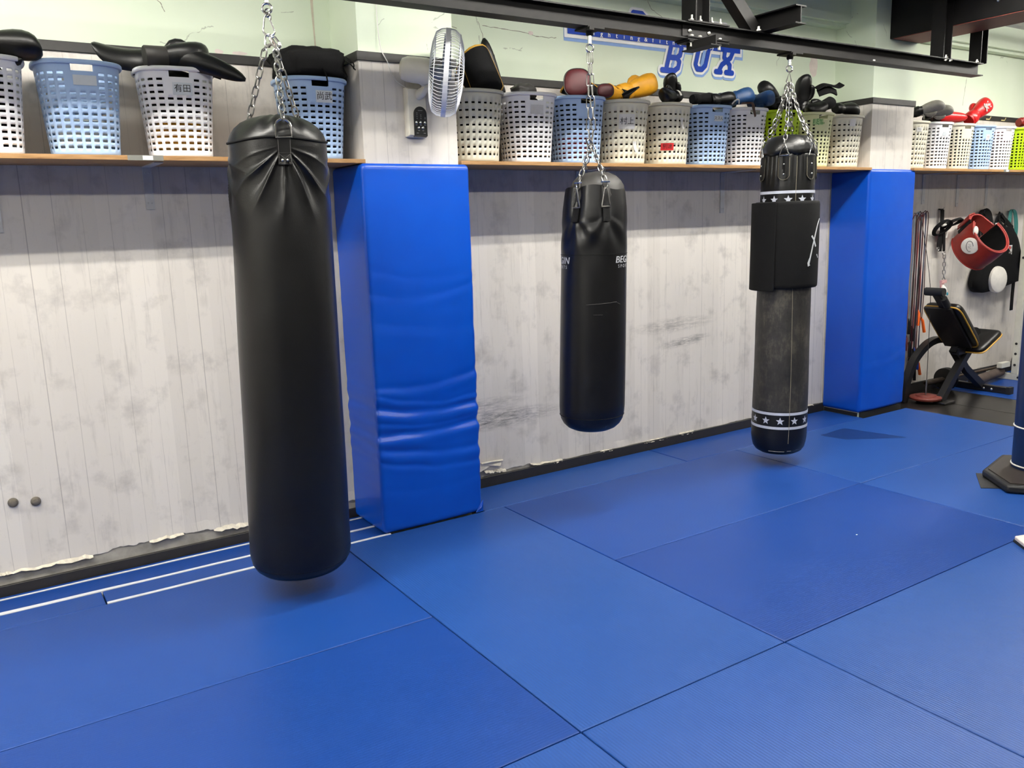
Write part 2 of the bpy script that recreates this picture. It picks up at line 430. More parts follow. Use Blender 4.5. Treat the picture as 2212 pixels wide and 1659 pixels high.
# bare plaster and torn wallpaper along the foot of the wall
SP = ((X0, PIL[0][0]), (PIL[0][1], PIL[1][0]), (PIL[1][1], X1))
s = MB()
for (a, c) in SP: s.bx(a, c, W - 0.002, W + 0.01, ZF, 0.2)
s.build('bare_plaster', M_PLASTER, wall, smooth=False)
def torn(x, amp, base, seed):
    v = noise.noise((x * 2.1, seed, 0)) * 0.5 + noise.noise((round(x * 9) * 0.37, seed + 5, 0)) * 0.4 + noise.noise((x * 11, seed + 2, 0)) * 0.3 + noise.noise((x * 40, seed, 3)) * 0.2
    return base + amp * max(-0.5, v)
def edge(x):
    base = 0.105 if x < 1.8 else lerp(0.125, 0.062, min(1, (x - 2.3) / 0.9)) if x < 5.9 else 0.06
    amp = 0.05 if x < 1.8 else lerp(0.06, 0.02, min(1, (x - 2.3) / 1.0))
    return torn(x, amp, base, 2.0)
s = MB(); fl = MB()
for (a, c) in SP:
    n = int((c - a) / 0.012)
    top = [(a + (c - a) * i / n, W - 0.004, 2.46) for i in range(n + 1)]
    mid = [(x, W - 0.004, edge(x) + 0.05) for (x, _, _) in top]
    bot = [(x, W - 0.005 - 0.012 * max(0, noise.noise((x * 6, 9, 1))), edge(x)) for (x, _, _) in top]
    s.add(top + mid + bot, [(i, i + 1, n + 2 + i, n + 1 + i) for i in range(n)] + [(n + 1 + i, n + 2 + i, 2 * n + 3 + i, 2 * n + 2 + i) for i in range(n)])
    # pale torn lip
    x = max(a, -0.6)
    while x < min(c, 6.0) - 0.15:
        L = random.uniform(0.06, 0.2)
        if random.random() < (0.5 if x < 3.2 else 0.3):
            k = 10; P = []; Q = []; hh = random.uniform(0.004, 0.015)
            for i in range(k + 1):
                xx = x + L * i / k; e = edge(xx); h = hh * random.uniform(0.75, 1.0) * min(1, 2.2 * math.sin(PI * (i + .3) / (k + .6)))
                P.append((xx, W - 0.007, e + h * 0.7)); Q.append((xx, W - 0.013 - 0.012 * random.random(), e - 0.004 - h * 0.8))
            fl.add(P + Q, [(i, i + 1, k + 2 + i, k + 1 + i) for i in range(k)])
        x += L
s.build('wallpaper', M_WP, wall, smooth=False)
# one long curled flap by the padded pillar
fl.tube([(2.585, W - 0.02, 0.155), (2.66, W - 0.026, 0.156), (2.745, W - 0.02, 0.15)], 0.007, 8)
fl.add([(2.36, W - 0.008, 0.13), (2.46, W - 0.03, 0.145), (2.58, W - 0.02, 0.152), (2.74, W - 0.018, 0.148), (2.72, W - 0.03, 0.118), (2.66, W - 0.02, 0.13), (2.58, W - 0.022, 0.105), (2.5, W - 0.014, 0.085), (2.42, W - 0.01, 0.072), (2.36, W - 0.006, 0.07)],
       [(0, 1, 8, 9), (1, 2, 7, 8), (2, 5, 6, 7), (2, 3, 4, 5)])
fl.build('peeling_flap', M_TORN, wall, smooth=False, fix=False)
# missing paint and a rough vertical scar
pz = MB()
def blob(cx, cz, rx, rz, seed, n=22):
    return [(cx + rx * math.cos(2 * PI * k / n) * (1 + 0.35 * noise.noise((math.cos(2 * PI * k / n) * 1.6, math.sin(2 * PI * k / n) * 1.6, seed))), W - 0.0015,
             cz + rz * math.sin(2 * PI * k / n) * (1 + 0.35 * noise.noise((math.cos(2 * PI * k / n) * 1.6 + 9, math.sin(2 * PI * k / n) * 1.6, seed)))) for k in range(n)]
pz.poly(blob(5.705, 2.748, 0.05, 0.075, 1.0))
for (x, z, rx, rz, sd) in ((0.36, 2.672, 0.03, 0.004, 2), (0.46, 2.668, 0.025, 0.004, 3), (1.20, 2.497, 0.02, 0.012, 4), (1.30, 2.497, 0.04, 0.008, 5), (3.06, 2.75, 0.02, 0.012, 6), (4.9, 2.5, 0.012, 0.008, 7)):
    pz.poly(blob(x, z, rx, rz, sd))
pz.build('missing_paint', mat('bare_white_filler', srgb(226, 214, 206), 0.85, var=0.08), wall, smooth=False)
sc = MB()
pth = [(1.695 + 0.012 * noise.noise((z * 6, 1, 1)), W - 0.001, z) for z in [2.5 + 0.02 * i for i in range(26)]]
for p, q in zip(pth, pth[1:]):
    wd = 0.004 + 0.007 * max(0, (p[2] - 2.62)) * 3
    sc.add([(p[0] - wd, p[1], p[2]), (p[0] + wd, p[1], p[2]), (q[0] + wd, q[1], q[2]), (q[0] - wd, q[1], q[2])], [(0, 1, 2, 3)])
sc.build('scar_in_paint', mat('pinkish_filler', srgb(206, 196, 178), 0.9, var=0.15), wall, smooth=False)
# hairline cracks in the upper paint
ck = MB()
def crack(pts, wd):
    P = spline(pts, 6)
    P = [Vector((p.x + 0.006 * noise.noise((p.x * 40, p.z * 40, 1)), W - 0.001, p.z + 0.006 * noise.noise((p.z * 40, p.x * 40, 7)))) for p in P]
    for i, (p, q) in enumerate(zip(P, P[1:])):
        d = (q - p).normalized(); nn = Vector((-d.z, 0, d.x)) * wd * (0.5 + abs(noise.noise((i * 0.9, wd * 900, 2))) * 1.2)
        ck.add([p - nn, p + nn, q + nn, q - nn], [(0, 1, 2, 3)])
crack([(2.69, W, 2.78), (2.72, W, 2.7), (2.705, W, 2.62), (2.72, W, 2.55), (2.71, W, 2.5)], 0.0022)
crack([(2.45, W, 2.8), (2.49, W, 2.75), (2.55, W, 2.73)], 0.002)
crack([(2.72, W, 2.76), (2.85, W, 2.755), (3.0, W, 2.75), (3.12, W, 2.735), (3.25, W, 2.74)], 0.002)
crack([(4.0, W, 3.03), (4.03, W, 2.99), (4.12, W, 2.95), (4.16, W, 2.93)], 0.002)
crack([(6.98, W, 2.82), (7.0, W, 2.7), (7.05, W, 2.6)], 0.003)
crack([(7.86, W, 2.8), (7.84, W, 2.68), (7.82, W, 2.56)], 0.003)
crack([(0.93, W, 2.72), (0.96, W, 2.68), (0.97, W, 2.655)], 0.002)
ck.build('crack', mat('crack_grey', srgb(128, 124, 110), 0.9), wall, smooth=False)  # cracks drawn in one flat grey
# thin white cord trailing down the pillar is the fan's cable (built with the fan)

# black trim rail along the top of the wallpaper, black skirting
tk = 0.014
for i, (a, c) in enumerate(SP):
    b = MB(); b.bx(a, c - tk if i < 2 else c, W - tk, W - 0.001, 2.443, 2.486); struct(b, 'trim_%d' % (i + 1), M_TRIM, bevel=0.002)
    b = MB(); b.bx(a, c, W - 0.02, W - 0.003, ZF, 0.048 if i < 1 else 0.062); struct(b, 'baseboard_%s' % ('left', 'back', 'right')[i], M_TRIM, bevel=0.003)
for i, (a, c) in enumerate(PIL):
    b = MB(); b.bx(a - tk, c + tk, PY - tk, PY - 0.004, 2.443, 2.486); b.bx(a - tk, a - 0.004, PY - 0.004, W - tk, 2.443, 2.486); b.bx(c + 0.004, c + tk, PY - 0.004, W - tk, 2.443, 2.486)
    struct(b, 'trim_%d' % (4 + i), M_TRIM, bevel=0.002)
# yellow chevrons on the far trim
cv = MB()
for i in range(7):
    x = 7.98 + i * 0.27
    for (dx0, dz0, dx1, dz1) in ((-0.04, -0.012, 0.02, -0.012), (0.02, -0.012, 0.045, 0.013)):
        d = Vector((dx1 - dx0, 0, dz1 - dz0)); nn = Vector((-d.z, 0, d.x)).normalized() * 0.005; p = Vector((x + dx0, W - tk - 0.001, 2.465 + dz0)); q = Vector((x + dx1, W - tk - 0.001, 2.465 + dz1))
        cv.add([p - nn, p + nn, q + nn, q - nn], [(0, 1, 2, 3)])
cv.build('trim_marking', mat('pale_yellow_print', srgb(214, 200, 140), 0.6), bpy.data.objects['trim_3'], smooth=False)

# the black steel beam above the far pillar
b = MB(); bx0, bx1, bz = 6.15, 6.524, 2.915
b.bx(bx0, bx1, Y0, PY - 0.001, bz + 0.004, CEIL); cb = struct(b, 'ceiling_beam', M_RAIL, smooth=False, bevel=0.004)
s = MB(); s.bx(bx0 + 0.004, bx1 - 0.004, Y0, PY - 0.03, bz, bz + 0.004); s.build('underside', M_REDP, cb, smooth=False)
bo = MB()
for y in (3.25, 2.2, 1.2): bo.sphere((bx0 - 0.004, y, 3.02), 0.014, 8)
bo.build('bolt', M_BOLT, cb)

# ---------------------------------------------------------------- floor mats
MATS = [
    (-1.5, 1.498, 2.98, 3.98, 'a', 'blue floor mat under the big black bag, beside the white edged strips'),
    (-1.5, 1.498, 1.963, 2.98, 'c', 'blue floor mat filling the lower left of the photo'),
    (-1.5, 1.498, 0.963, 1.963, 'b', 'blue floor mat at the bottom left edge, nearest the viewer'),
    (1.498, 2.498, 1.963, 3.985, 'b', 'ribbed blue floor mat running away from the viewer up to the near padded pillar'),
    (1.498, 2.498, -0.04, 1.963, 'b', 'blue floor mat at the bottom centre below the ribbed one'),
    (2.498, 4.458, 2.98, 3.985, 'a', 'blue floor mat beneath the short middle punching bag'),
    (2.498, 4.458, 1.963, 2.98, 'c', 'deep blue floor mat in the middle of the floor with a white speck on it'),
    (2.498, 4.498, 0.963, 1.963, 'b', 'pale scuffed blue floor mat at the lower right corner'),
    (4.458, 6.54, 2.98, 3.985, 'b', 'blue floor mat before the far padded pillar with a dark triangular patch'),
    (4.458, 6.54, 1.963, 2.98, 'b', 'blue floor mat carrying the black based blue post at the right edge'),
]
MM = {'a': M_MATA, 'b': M_MATB, 'c': M_MATC}
for (a, c, y0, y1, k, lab) in MATS:
    g = 0.0035
    b = MB(); b.bx(a + g, c - g * 0.6, y0 + g * 0.6, y1 - g * 0.6, ZF + 0.0005, 0)
    o = b.build('floor_mat', MM[k], None, bevel=0.004, seg=3); tag(o, lab, 'floor mat', 'blue tatami mats on the floor')
    if 'triangular' in lab:
        s = MB(); s.poly([(5.24, 3.86, 0.0006), (5.56, 3.88, 0.0006), (5.66, 3.42, 0.0006), (5.28, 3.66, 0.0006)])
        s.build('triangular_patch', mat('dark_blue_patch', srgb(16, 46, 98), 0.35), o, smooth=False)  # darker blue patch of flat colour on the mat
    if 'white speck' in lab:
        s = MB(); s.sphere((3.69, 2.475, 0.002), (0.006, 0.004, 0.002), 8); s.build('speck', M_PAPER, o)
# narrow filler strips along the wall, the left ones with white foam edges
def strip(x0, x1, y0, y1, lab, white=None, k='c'):
    b = MB(); b.bx(x0, x1, y0 + (0.012 if white else -0.003), y1 - 0.005, ZF + 0.0005, 0); o = b.build('filler_strip', MM[k], None, bevel=0.004)
    tag(o, lab, 'floor mat strip', 'narrow mat strips along the wall')
    if white:
        n = 60; s = MB(); L = []; 
        for i in range(n + 1):
            x = lerp(x0, x1, i / n); wv = 0.003 * noise.noise((x * 4, y0, 1))
            ww = (white + (0.012 * max(0, 1 - abs(x) / 0.7) if 4.1 < y0 < 4.2 else 0)); L.append([(x, y0 - 0.002 + wv, ZF + 0.001), (x, y0 - 0.002 + wv, 0.0005), (x, y0 + ww + wv, 0.0014), (x, y0 + ww, ZF + 0.001)])
        s.loft(L); s.build('white_foam_edge', M_FOAM, o, smooth=False)
    return o
strip(-1.5, 1.775, 4.325, 4.368, 'thin blue strip tight against the left skirting with a white edge', 0.010)
strip(-1.5, 1.775, 4.148, 4.325, 'blue floor strip between two white lines along the left wall', 0.015)
strip(0.372, 1.775, 3.983, 4.148, 'blue floor strip with a thick white front edge beside the near padded pillar', 0.017, 'a')
strip(-1.5, 0.366, 3.983, 4.148, 'short blue floor strip without a white edge at the far left', None, 'a')
strip(2.37, 3.985, 3.99, 4.368, 'wide blue strip beside the near padded pillar under the wall', None, 'b')
strip(3.992, 5.957, 3.99, 4.368, 'wide blue strip ending at the far padded pillar', None, 'a')

# black floor and blue matting in the weights corner
b = MB(); b.bx(6.56, 7.1, 0.6, 4.36, ZF + 0.0005, ZF + 0.008); tag(b.build('rubber_mat', M_FLOOR, None, bevel=0.003), 'glossy black rubber sheet beside the edge of the blue mats', 'rubber mat', 'black sheets in the weights corner')
b = MB(); b.bx(7.105, 7.645, 0.6, 4.36, ZF + 0.0005, ZF + 0.008); tag(b.build('rubber_mat', M_FLOOR, None, bevel=0.003), 'glossy black rubber sheet next to the blue mat under the bench', 'rubber mat', 'black sheets in the weights corner')
b = MB(); b.bx(7.65, 10.4, 1.6, 4.36, ZF + 0.0005, ZF + 0.01); tag(b.build('floor_mat', M_MATA, None, bevel=0.003), 'blue floor mat under the bench and white rack in the far corner', 'floor mat')

# ---------------------------------------------------------------- padded pillars
def pad(a, c, yf, yb, z0, z1, lab, seed, wr):
    r = thing('pillar_pad', lab, 'wall padding', ((a + c) / 2, yf, z0), 'blue vinyl pads around the pillars')
    R = 0.022; n = 90
    wd = c - a
    # outline as seen from above: left side, front, right side
    path = []
    K = 26; S = 70
    for i in range(K + 1): path.append((a, lerp(yb, yf + R, i / K), -1, 0))
    for i in range(1, 6): t = PI / 2 * i / 6; path.append((a + R - R * math.cos(t), yf + R - R * math.sin(t), -math.cos(t), -math.sin(t)))
    for i in range(S + 1): path.append((lerp(a + R, c - R, i / S), yf, 0, -1))
    for i in range(1, 6): t = PI / 2 * i / 6; path.append((c - R + R * math.sin(t), yf + R - R * math.cos(t), math.sin(t), -math.cos(t)))
    for i in range(K + 1): path.append((c, lerp(yf + R, yb, i / K), 1, 0))
    NV = 260
    wrk = []
    rnd = random.Random(seed)
    for (zz, am, sp) in wr: wrk.append((zz, am, sp, rnd.uniform(-0.06, 0.06), rnd.uniform(0.3, 0.7), rnd.uniform(0.02, 0.06)))
    def fn(i, j):
        x, y, nx, ny = path[i]; z = lerp(z0, z1, j / NV)
        u = (x - a) / wd; d = 0.0
        bulge = 0.010 * math.sin(PI * min(1, max(0, u))) if ny < -0.5 else 0.0
        ez = min((z - z0), (z1 - z)); 
        if ez < 0.03: d -= 0.02 * (1 - math.sqrt(max(0, 1 - (1 - ez / 0.03) ** 2)))
        d += bulge
        for (zz, am, sp, tl, cu, cv) in wrk:
            zc = zz + tl * (u - 0.5) + cv * ((u - cu) ** 2) * 3 + 0.012 * noise.noise((u * 4, zz * 9, seed))
            q = (z - zc) / sp
            fade = 0.35 + 0.65 * min(1, abs(u - cu) * 2.2 + 0.25)
            if ny > -0.5: fade *= 0.5
            d += am * fade * (math.exp(-q * q) - 1.3 * math.exp(-((q - 1.25) ** 2) * 2.2)) 
        d += 0.0035 * noise.noise((x * 3, z * 2.2, seed)) + 0.0012 * noise.noise((x * 9, z * 11, seed))
        return (x + nx * d, y + ny * d, z)
    m = MB(); m.grid(fn, len(path) - 1, NV)
    top = [fn(i, NV) for i in range(len(path))]; m.poly(top)
    bt = [fn(i, 0) for i in range(len(path))]; m.poly(bt)
    m.build('vinyl_cover', M_PAD, r, sharp=70)
    return r
r = pad(1.737, 2.358, 3.988, 4.37, 0.0015, 1.946, 'blue vinyl pad wrapped round the near pillar, creased low down', 3,
        [(0.61, 0.0075, 0.032), (0.49, 0.0085, 0.034), (0.38, 0.005, 0.03), (0.30, 0.0025, 0.022), (0.75, 0.0040, 0.032), (0.67, 0.0025, 0.02), (0.55, 0.002, 0.016), (1.03, 0.0013, 0.05), (1.22, 0.0013, 0.035), (1.32, 0.0010, 0.035), (0.17, 0.0012, 0.03)])
# foam backing sheet that shows as a pale edge against the wall
b = MB(); b.bx(1.742, 1.782, 4.365, 4.383, 0.02, 1.93); b.build('foam_edge', M_FOAM, r, smooth=False)
# small tucked fold at the lower right corner
b = MB(); b.add([(2.31, 3.982, 0.004), (2.358, 3.984, 0.004), (2.361, 3.983, 0.07), (2.345, 3.978, 0.03)], [(0, 1, 2), (0, 2, 3)]); b.build('corner_fold', M_PAD, r, smooth=False, solid=0.003, fix=False)
pad(5.955, 6.572, 4.03, 4.37, 0.03, 1.958, 'smooth blue vinyl pad wrapped round the far pillar', 8,
    [(0.9, 0.0007, 0.05), (1.3, 0.0007, 0.05), (0.4, 0.0008, 0.04)])
b = MB(); b.bx(5.985, 6.545, 4.034, 4.0445, ZF + 0.009, 0.0295); b.bx(5.958, 5.9665, 4.05, 4.36, 0.0005, 0.0295); tag(b.build('dark_gap_strip', M_RUB, None), 'black strip added for the dark gap under the far blue pillar pad', 'gap strip')  # added black strip that paints the darkness of the gap under the pad

# ---------------------------------------------------------------- shelves
SZ = 1.968; ST = 0.02; SYF = 4.02
def bracket(x, par, drop):
    m = MB()
    m.bx(x - 0.02, x + 0.02, W - 0.012, W - 0.005, SZ - ST - drop, SZ - ST)
    m.bx(x - 0.02, x + 0.02, W - 0.30, W - 0.012, SZ - ST - 0.006, SZ - ST - 0.0005)
    for z in (0.03, drop - 0.03): m.sphere((x - 0.008, W - 0.012, SZ - ST - z), 0.004, 8); m.sphere((x + 0.008, W - 0.012, SZ - ST - z), 0.004, 8)
    m.build('bracket', mat('white_painted_bracket', srgb(200, 200, 198), 0.45), par, smooth=False)
def shelf(x0, x1, lab, brs):
    r = thing('wall_shelf', lab, 'shelf', (x0, W, SZ - ST), 'wooden shelves along the wall')
    b = MB(); b.bx(x0, x1, SYF, W - 0.005, SZ - ST, SZ); b.build('board', M_WOOD, r, bevel=0.0015)
    for x, d in brs: bracket(x, r, d)
    return r
s1 = shelf(-1.4, 1.776, 'pale wooden shelf above the left wall carrying the four largest baskets', ((0.81, 0.2), (0.17, 0.29), (-0.9, 0.2)))
s2 = shelf(2.33, 5.963, 'long wooden shelf between the two padded pillars carrying ten baskets', ((4.715, 0.29), (3.4, 0.2)))
s3 = shelf(6.518, 10.2, 'wooden shelf beyond the far pillar above the weights corner', ((7.27, 0.26), (7.82, 0.29), (8.32, 0.29), (9.4, 0.2)))
def tape(x, par, wl):
    m = MB(); m.bx(x - wl, x + wl, SYF - 0.0015, SYF, SZ - ST - 0.001, SZ + 0.0008); m.build('grey_tape', mat('grey_tape', srgb(118, 118, 112), 0.5), par, smooth=False)
    m = MB(); m.bx(x - 0.012, x + 0.03, SYF - 0.0025, SYF - 0.0015, SZ - ST + 0.001, SZ - 0.001); m.build('white_label', M_PAPER, par, smooth=False)
tape(0.745, s1, 0.073); tape(7.95, s3, 0.05)

# two bolts in the left wall
for x, z, lab in ((0.075, 0.433, 'grey wall bolt nearer the left edge, low on the wall'), (0.166, 0.42, 'grey wall bolt with a hollow tip, right of the other low on the wall')):
    r = thing('wall_bolt', lab, 'bolt', (x, W - 0.005, z), 'two bolts low on the left wall')
    m = MB(); m.lathe([(0, 0), (0.022, 0.0), (0.022, 0.004), (0.012, 0.009), (0.012, 0.024), (0.006, 0.026), (0, 0.026)], 18, Matrix.Translation((x, W - 0.0045, z)) @ Matrix.Rotation(PI / 2, 4, 'X')); m.build('cap', mat('dull_metal', srgb(104, 98, 88), 0.6, 0.4), r)

# ---------------------------------------------------------------- overhead rail
rail = thing('overhead_rail', 'long black steel rail with hangers, carrying the three punching bags', 'steel rail', (3.0, 3.6, 2.605))
RZ0, RZ1, RY = 2.605, 2.695, 3.6
def ibeam(m, x0, x1, y, z0, z1, wf=0.09, tf=0.007, tw=0.006):
    m.bx(x0, x1, y - wf / 2, y + wf / 2, z0, z0 + tf); m.bx(x0, x1, y - wf / 2, y + wf / 2, z1 - tf, z1); m.bx(x0, x1, y - tw / 2, y + tw / 2, z0 + tf, z1 - tf)
m = MB(); ibeam(m, -2.2, 6.585, RY, RZ0, RZ1); m.build('rail_beam', M_RAIL, rail, smooth=False)
m = MB()
m.bx(3.53, 3.86, RY - 0.052, RY + 0.052, RZ1, RZ1 + 0.008); m.build('splice_plate', M_RAIL, rail, smooth=False)
m = MB(); m.bx(3.53, 3.86, RY - 0.052, RY - 0.005, RZ0 + 0.007, RZ0 + 0.014); m.bx(3.53, 3.86, RY - 0.052, RY + 0.052, RZ0 - 0.008, RZ0); m.build('splice_plate', M_RAIL, rail, smooth=False)
m = MB(); m.bx(3.53, 3.86, RY - 0.009, RY - 0.003, RZ0 + 0.02, RZ1 - 0.012); m.build('splice_plate', M_RAIL, rail, smooth=False)
def bolt(x, y, z, up=True, r=0.008, L=0.03):
    m = MB(); s = 1 if up else -1
    m.lathe([(0, 0), (r * 1.5, 0), (r * 1.5, s * 0.009), (r * 0.75, s * 0.01), (r * 0.75, s * L), (0, s * L)], 8, Matrix.Translation((x, y, z))); m.build('bolt', M_BOLT, rail)
for x in (3.575, 3.64, 3.73, 3.80):
    bolt(x, RY - 0.035, RZ1 + 0.008); bolt(x, RY - 0.035, RZ0 + 0.014, True, 0.008, 0.012); bolt(x, RY - 0.03, RZ0 - 0.008, False)
for x in (3.585, 3.735):
    m = MB(); m.sphere((x, RY - 0.011, 2.655), (0.012, 0.007, 0.012), 10); m.build('bolt', M_BOLT, rail)
def hsec(x, y, z0, z1, d=0.1, name='hanger_post'):
    m = MB(); t = 0.007
    m.bx(x - d / 2, x - d / 2 + t, y - d / 2, y + d / 2, z0, z1); m.bx(x + d / 2 - t, x + d / 2, y - d / 2, y + d / 2, z0, z1); m.bx(x - d / 2 + t, x + d / 2 - t, y - t / 2, y + t / 2, z0, z1)
    m.build(name, M_RAIL, rail, smooth=False)
hsec(3.64, RY, RZ1 + 0.008, CEIL - 0.002, 0.11)
hsec(6.085, RY, RZ1, CEIL - 0.002, 0.1); hsec(6.58, RY, RZ1, CEIL - 0.002, 0.09)
bolt(6.09, RY - 0.038, RZ1, True, 0.009, 0.022); bolt(6.14, RY - 0.038, RZ1, True, 0.008, 0.02); bolt(6.09, RY - 0.036, RZ1 - 0.007, False, 0.008, 0.012); bolt(6.15, RY - 0.036, RZ1 - 0.007, False, 0.009, 0.012); bolt(6.5, RY - 0.038, RZ1, True, 0.009, 0.02)
# cross beam lying over the rail, with its brace
m = MB(); cx = 4.19; y0, y1 = 3.32, 3.72; z0 = RZ1 + 0.002; z1 = z0 + 0.1
m.bx(cx - 0.045, cx + 0.045, y0, y1, z0, z0 + 0.007); m.bx(cx - 0.045, cx + 0.045, y0, y1, z1 - 0.007, z1); m.bx(cx - 0.004, cx + 0.004, y0, y1, z0 + 0.007, z1 - 0.007)
m.build('cross_beam', M_RAIL, rail, smooth=False)
bolt(4.12, RY - 0.035, RZ1 + 0.002, True, 0.011, 0.026); bolt(5.25, RY - 0.036, RZ0 + 0.007, True, 0.006, 0.01)
m = MB(); m.bar((4.13, RY + 0.03, 2.72), (3.56, RY + 0.03, 3.24), 0.075, 0.075, (0, 1, 0)); m.build('brace', M_RAIL, rail, smooth=False)
m = MB(); m.bx(3.545, 3.625, 3.39, 3.61, RZ0 - 0.062, RZ0 - 0.056); m.bx(3.58, 3.588, 3.39, 3.61, RZ0 - 0.056, RZ0 - 0.008); m.bx(3.545, 3.625, 3.55, 3.65, RZ0 - 0.014, RZ0 - 0.008); m.build('stub_bracket', M_RAIL, rail, smooth=False)

# ---------------------------------------------------------------- punching bags
def link_loop(c, d, side, L, wd, n=6):
    d = Vector(d).normalized(); s = Vector(side); s = (s - d * s.dot(d)).normalized(); c = Vector(c)
    h = (L - wd) / 2; r = wd / 2; out = []
    for k in range(n + 1):
        a = PI * k / n; out.append(c + d * (h + r * math.sin(a)) + s * r * math.cos(a))
    for k in range(n + 1):
        a = PI + PI * k / n; out.append(c + d * (-h + r * math.sin(a)) + s * r * math.cos(a))
    return out
def chain(m, pts, L=0.046, wd=0.024, wire=0.0032, side=(0.8, -0.55, 0), n=6, twist=0.0):
    P = [Vector(p) for p in pts]; tot = sum((q - p).length for p, q in zip(P, P[1:])); step = L - 2 * wire * 1.25
    N = max(1, round(tot / step)); step = tot / N
    i = 0
    for k in range(N):
        t = (k + 0.5) * step; acc = 0
        for p, q in zip(P, P[1:]):
            l = (q - p).length
            if t <= acc + l + 1e-9:
                c = p + (q - p) * ((t - acc) / l); d = (q - p) / l; break
            acc += l
        s = Vector(side); s = (s - d * s.dot(d)).normalized()
        b = d.cross(s)
        a = (0.25 if k % 2 == 0 else 0.25 + PI / 2) + twist * k
        m.tube(link_loop(c, d, s * math.cos(a) + b * math.sin(a), L, wd, n), wire, 6, True)
    return m
class Bag:
    def __init__(s, xt, xb, zt, zb, y, rtab):
        s.xt, s.xb, s.zt, s.zb, s.y, s.rt = xt, xb, zt, zb, y, rtab
        s.th = math.atan2(-y, -(xt + xb) / 2); s.disp = None
    def ax(s, z): return lerp(s.xb, s.xt, (z - s.zb) / (s.zt - s.zb))
    def P(s, th, z, off=0.0, r=None):
        rr = (interp(s.rt, z) if r is None else r) + off
        if s.disp and r is None: rr += s.disp(th, z)
        return Vector((s.ax(z) + rr * math.cos(th), s.y + rr * math.sin(th), z))
    def nrm(s, th): return Vector((math.cos(th), math.sin(th), 0))
    def A(s, deg): return s.th + math.radians(deg)
    def patch(s, a0, a1, z0, z1, off=0.004, th=0.004, nu=8, nv=10, shape=None):
        m = MB(); rows = []
        def f(o):
            def g(i, j):
                z = lerp(z0, z1, j / nv); w = 1.0
                if shape: w = shape(j / nv)
                a = lerp(a0, a1, 0.5 + (i / nu - 0.5) * w)
                return s.P(a, z, o)
            return g
        rings = []
        for j in range(nv + 1):
            rings.append([f(off)(i, j) for i in range(nu + 1)] + [f(off - th)(i, j) for i in range(nu, -1, -1)])
        m.loft(rings); return m
    def ring_band(s, z, h, off, m=None, n=72, k=0):
        m = m or MB()
        rings = [[s.P(2 * PI * i / n, z - h / 2, off) for i in range(n)], [s.P(2 * PI * i / n, z + h / 2, off) for i in range(n)], [s.P(2 * PI * i / n, z + h / 2, off - 0.004) for i in range(n)], [s.P(2 * PI * i / n, z - h / 2, off - 0.004) for i in range(n)]]
        m.loft(rings, False, True, k); return m
    def decal(s, vs, fs, th0, z0, off=0.0015, m=None):
        m = m or MB()
        r0 = interp(s.rt, z0)
        m.add([s.P(th0 + x / r0, z0 + y, off) for (x, y, _) in vs], fs); return m
def dring(m, c, nrm, w, h, r=0.004, tri=False):
    c = Vector(c); n = Vector(nrm); t = Vector((-n.y, n.x, 0)).normalized(); up = Vector((0, 0, 1))
    if tri:
        pts = [c - t * w / 2, c + t * w / 2, c + t * w * 0.46 + up * h * 0.16, c + t * 0.006 + up * h, c - t * 0.006 + up * h, c - t * w * 0.46 + up * h * 0.16]
        m.tube(pts, r, 6, True)
    else:
        pts = [c - t * w / 2] + [c + up * (h - w / 2) + (t * -math.cos(a) + up * math.sin(a)) * w / 2 for a in [PI * k / 10 for k in range(11)]] + [c + t * w / 2]
        m.tube(pts, r, 8, True)
def trolley(root, x, zring):
    m = MB(); m.bx(x - 0.055, x + 0.055, RY - 0.055, RY + 0.055, RZ0 - 0.011, RZ0 - 0.001); m.bx(x - 0.05, x - 0.02, RY - 0.062, RY - 0.035, RZ0 - 0.022, RZ0 - 0.006)
    m.lathe([(0, 0), (0.018, 0), (0.02, -0.008), (0.02, -0.02), (0.016, -0.026), (0, -0.026)], 14, Matrix.Translation((x, RY, RZ0 - 0.011)))
    m.build('trolley', M_RAIL, root, sharp=30)
    m = MB(); m.lathe([(0, RZ0 - 0.035), (0.011, RZ0 - 0.035), (0.011, zring + 0.02), (0, zring + 0.02)], 12, Matrix.Translation((x, RY, 0)))
    m.tube(circ((x, RY, zring), Vector((0.9, -0.4, 0)).normalized(), (0, 0, 1), 0.019, 20), 0.0048, 8, True)
    m.build('swivel_ring', M_CHROME, root)

# --- the big bag at the left
g1 = thing('punching_bag', 'large smooth black punching bag hanging nearest, in front of the left wall', 'punching bag', (1.195, 3.6, 2.6), 'punching bags on the rail')
B1 = Bag(1.195, 1.152, 2.0, 0.10, 3.6, [(0.10, 0.226), (0.5, 0.222), (1.2, 0.214), (1.6, 0.208), (2.0, 0.2015), (2.1, 0.2)])
S1 = [B1.A(7), B1.A(127), B1.A(-113)]
def d1(th, z):
    d = 0.0025 * noise.noise((math.cos(th) * 1.5, math.sin(th) * 1.5, z * 2.2))
    for a in S1:
        u = ((th - a + PI) % (2 * PI) - PI) * 0.2; v = 1.965 - z
        if abs(u) > 0.3 or v < -0.06 or v > 0.55: continue
        rho = math.hypot(u, v); ph = math.atan2(u, max(v, 0.001))
        amp = 0.0100 * math.exp(-((rho - 0.15) / 0.12) ** 2) * min(1, rho / 0.06)
        wv = ph + 0.10 * noise.noise((ph * 3, rho * 6, a)); sp_ = math.sin(wv * 7.5 + 0.5); s2 = math.sin(wv * 17 + 1.3 + rho * 4)
        d += amp * ((1 - abs(sp_)) ** 1.4 * 1.5 - 0.7 + 0.28 * s2 * (0.6 + 0.4 * math.sin(ph * 3))) * math.exp(-(ph / 1.2) ** 4)
        d += -0.010 * math.exp(-(u / 0.05) ** 2) * math.exp(-((v - 0.02) / 0.09) ** 2)
    return d
B1.disp = d1
N = 300; m = MB()
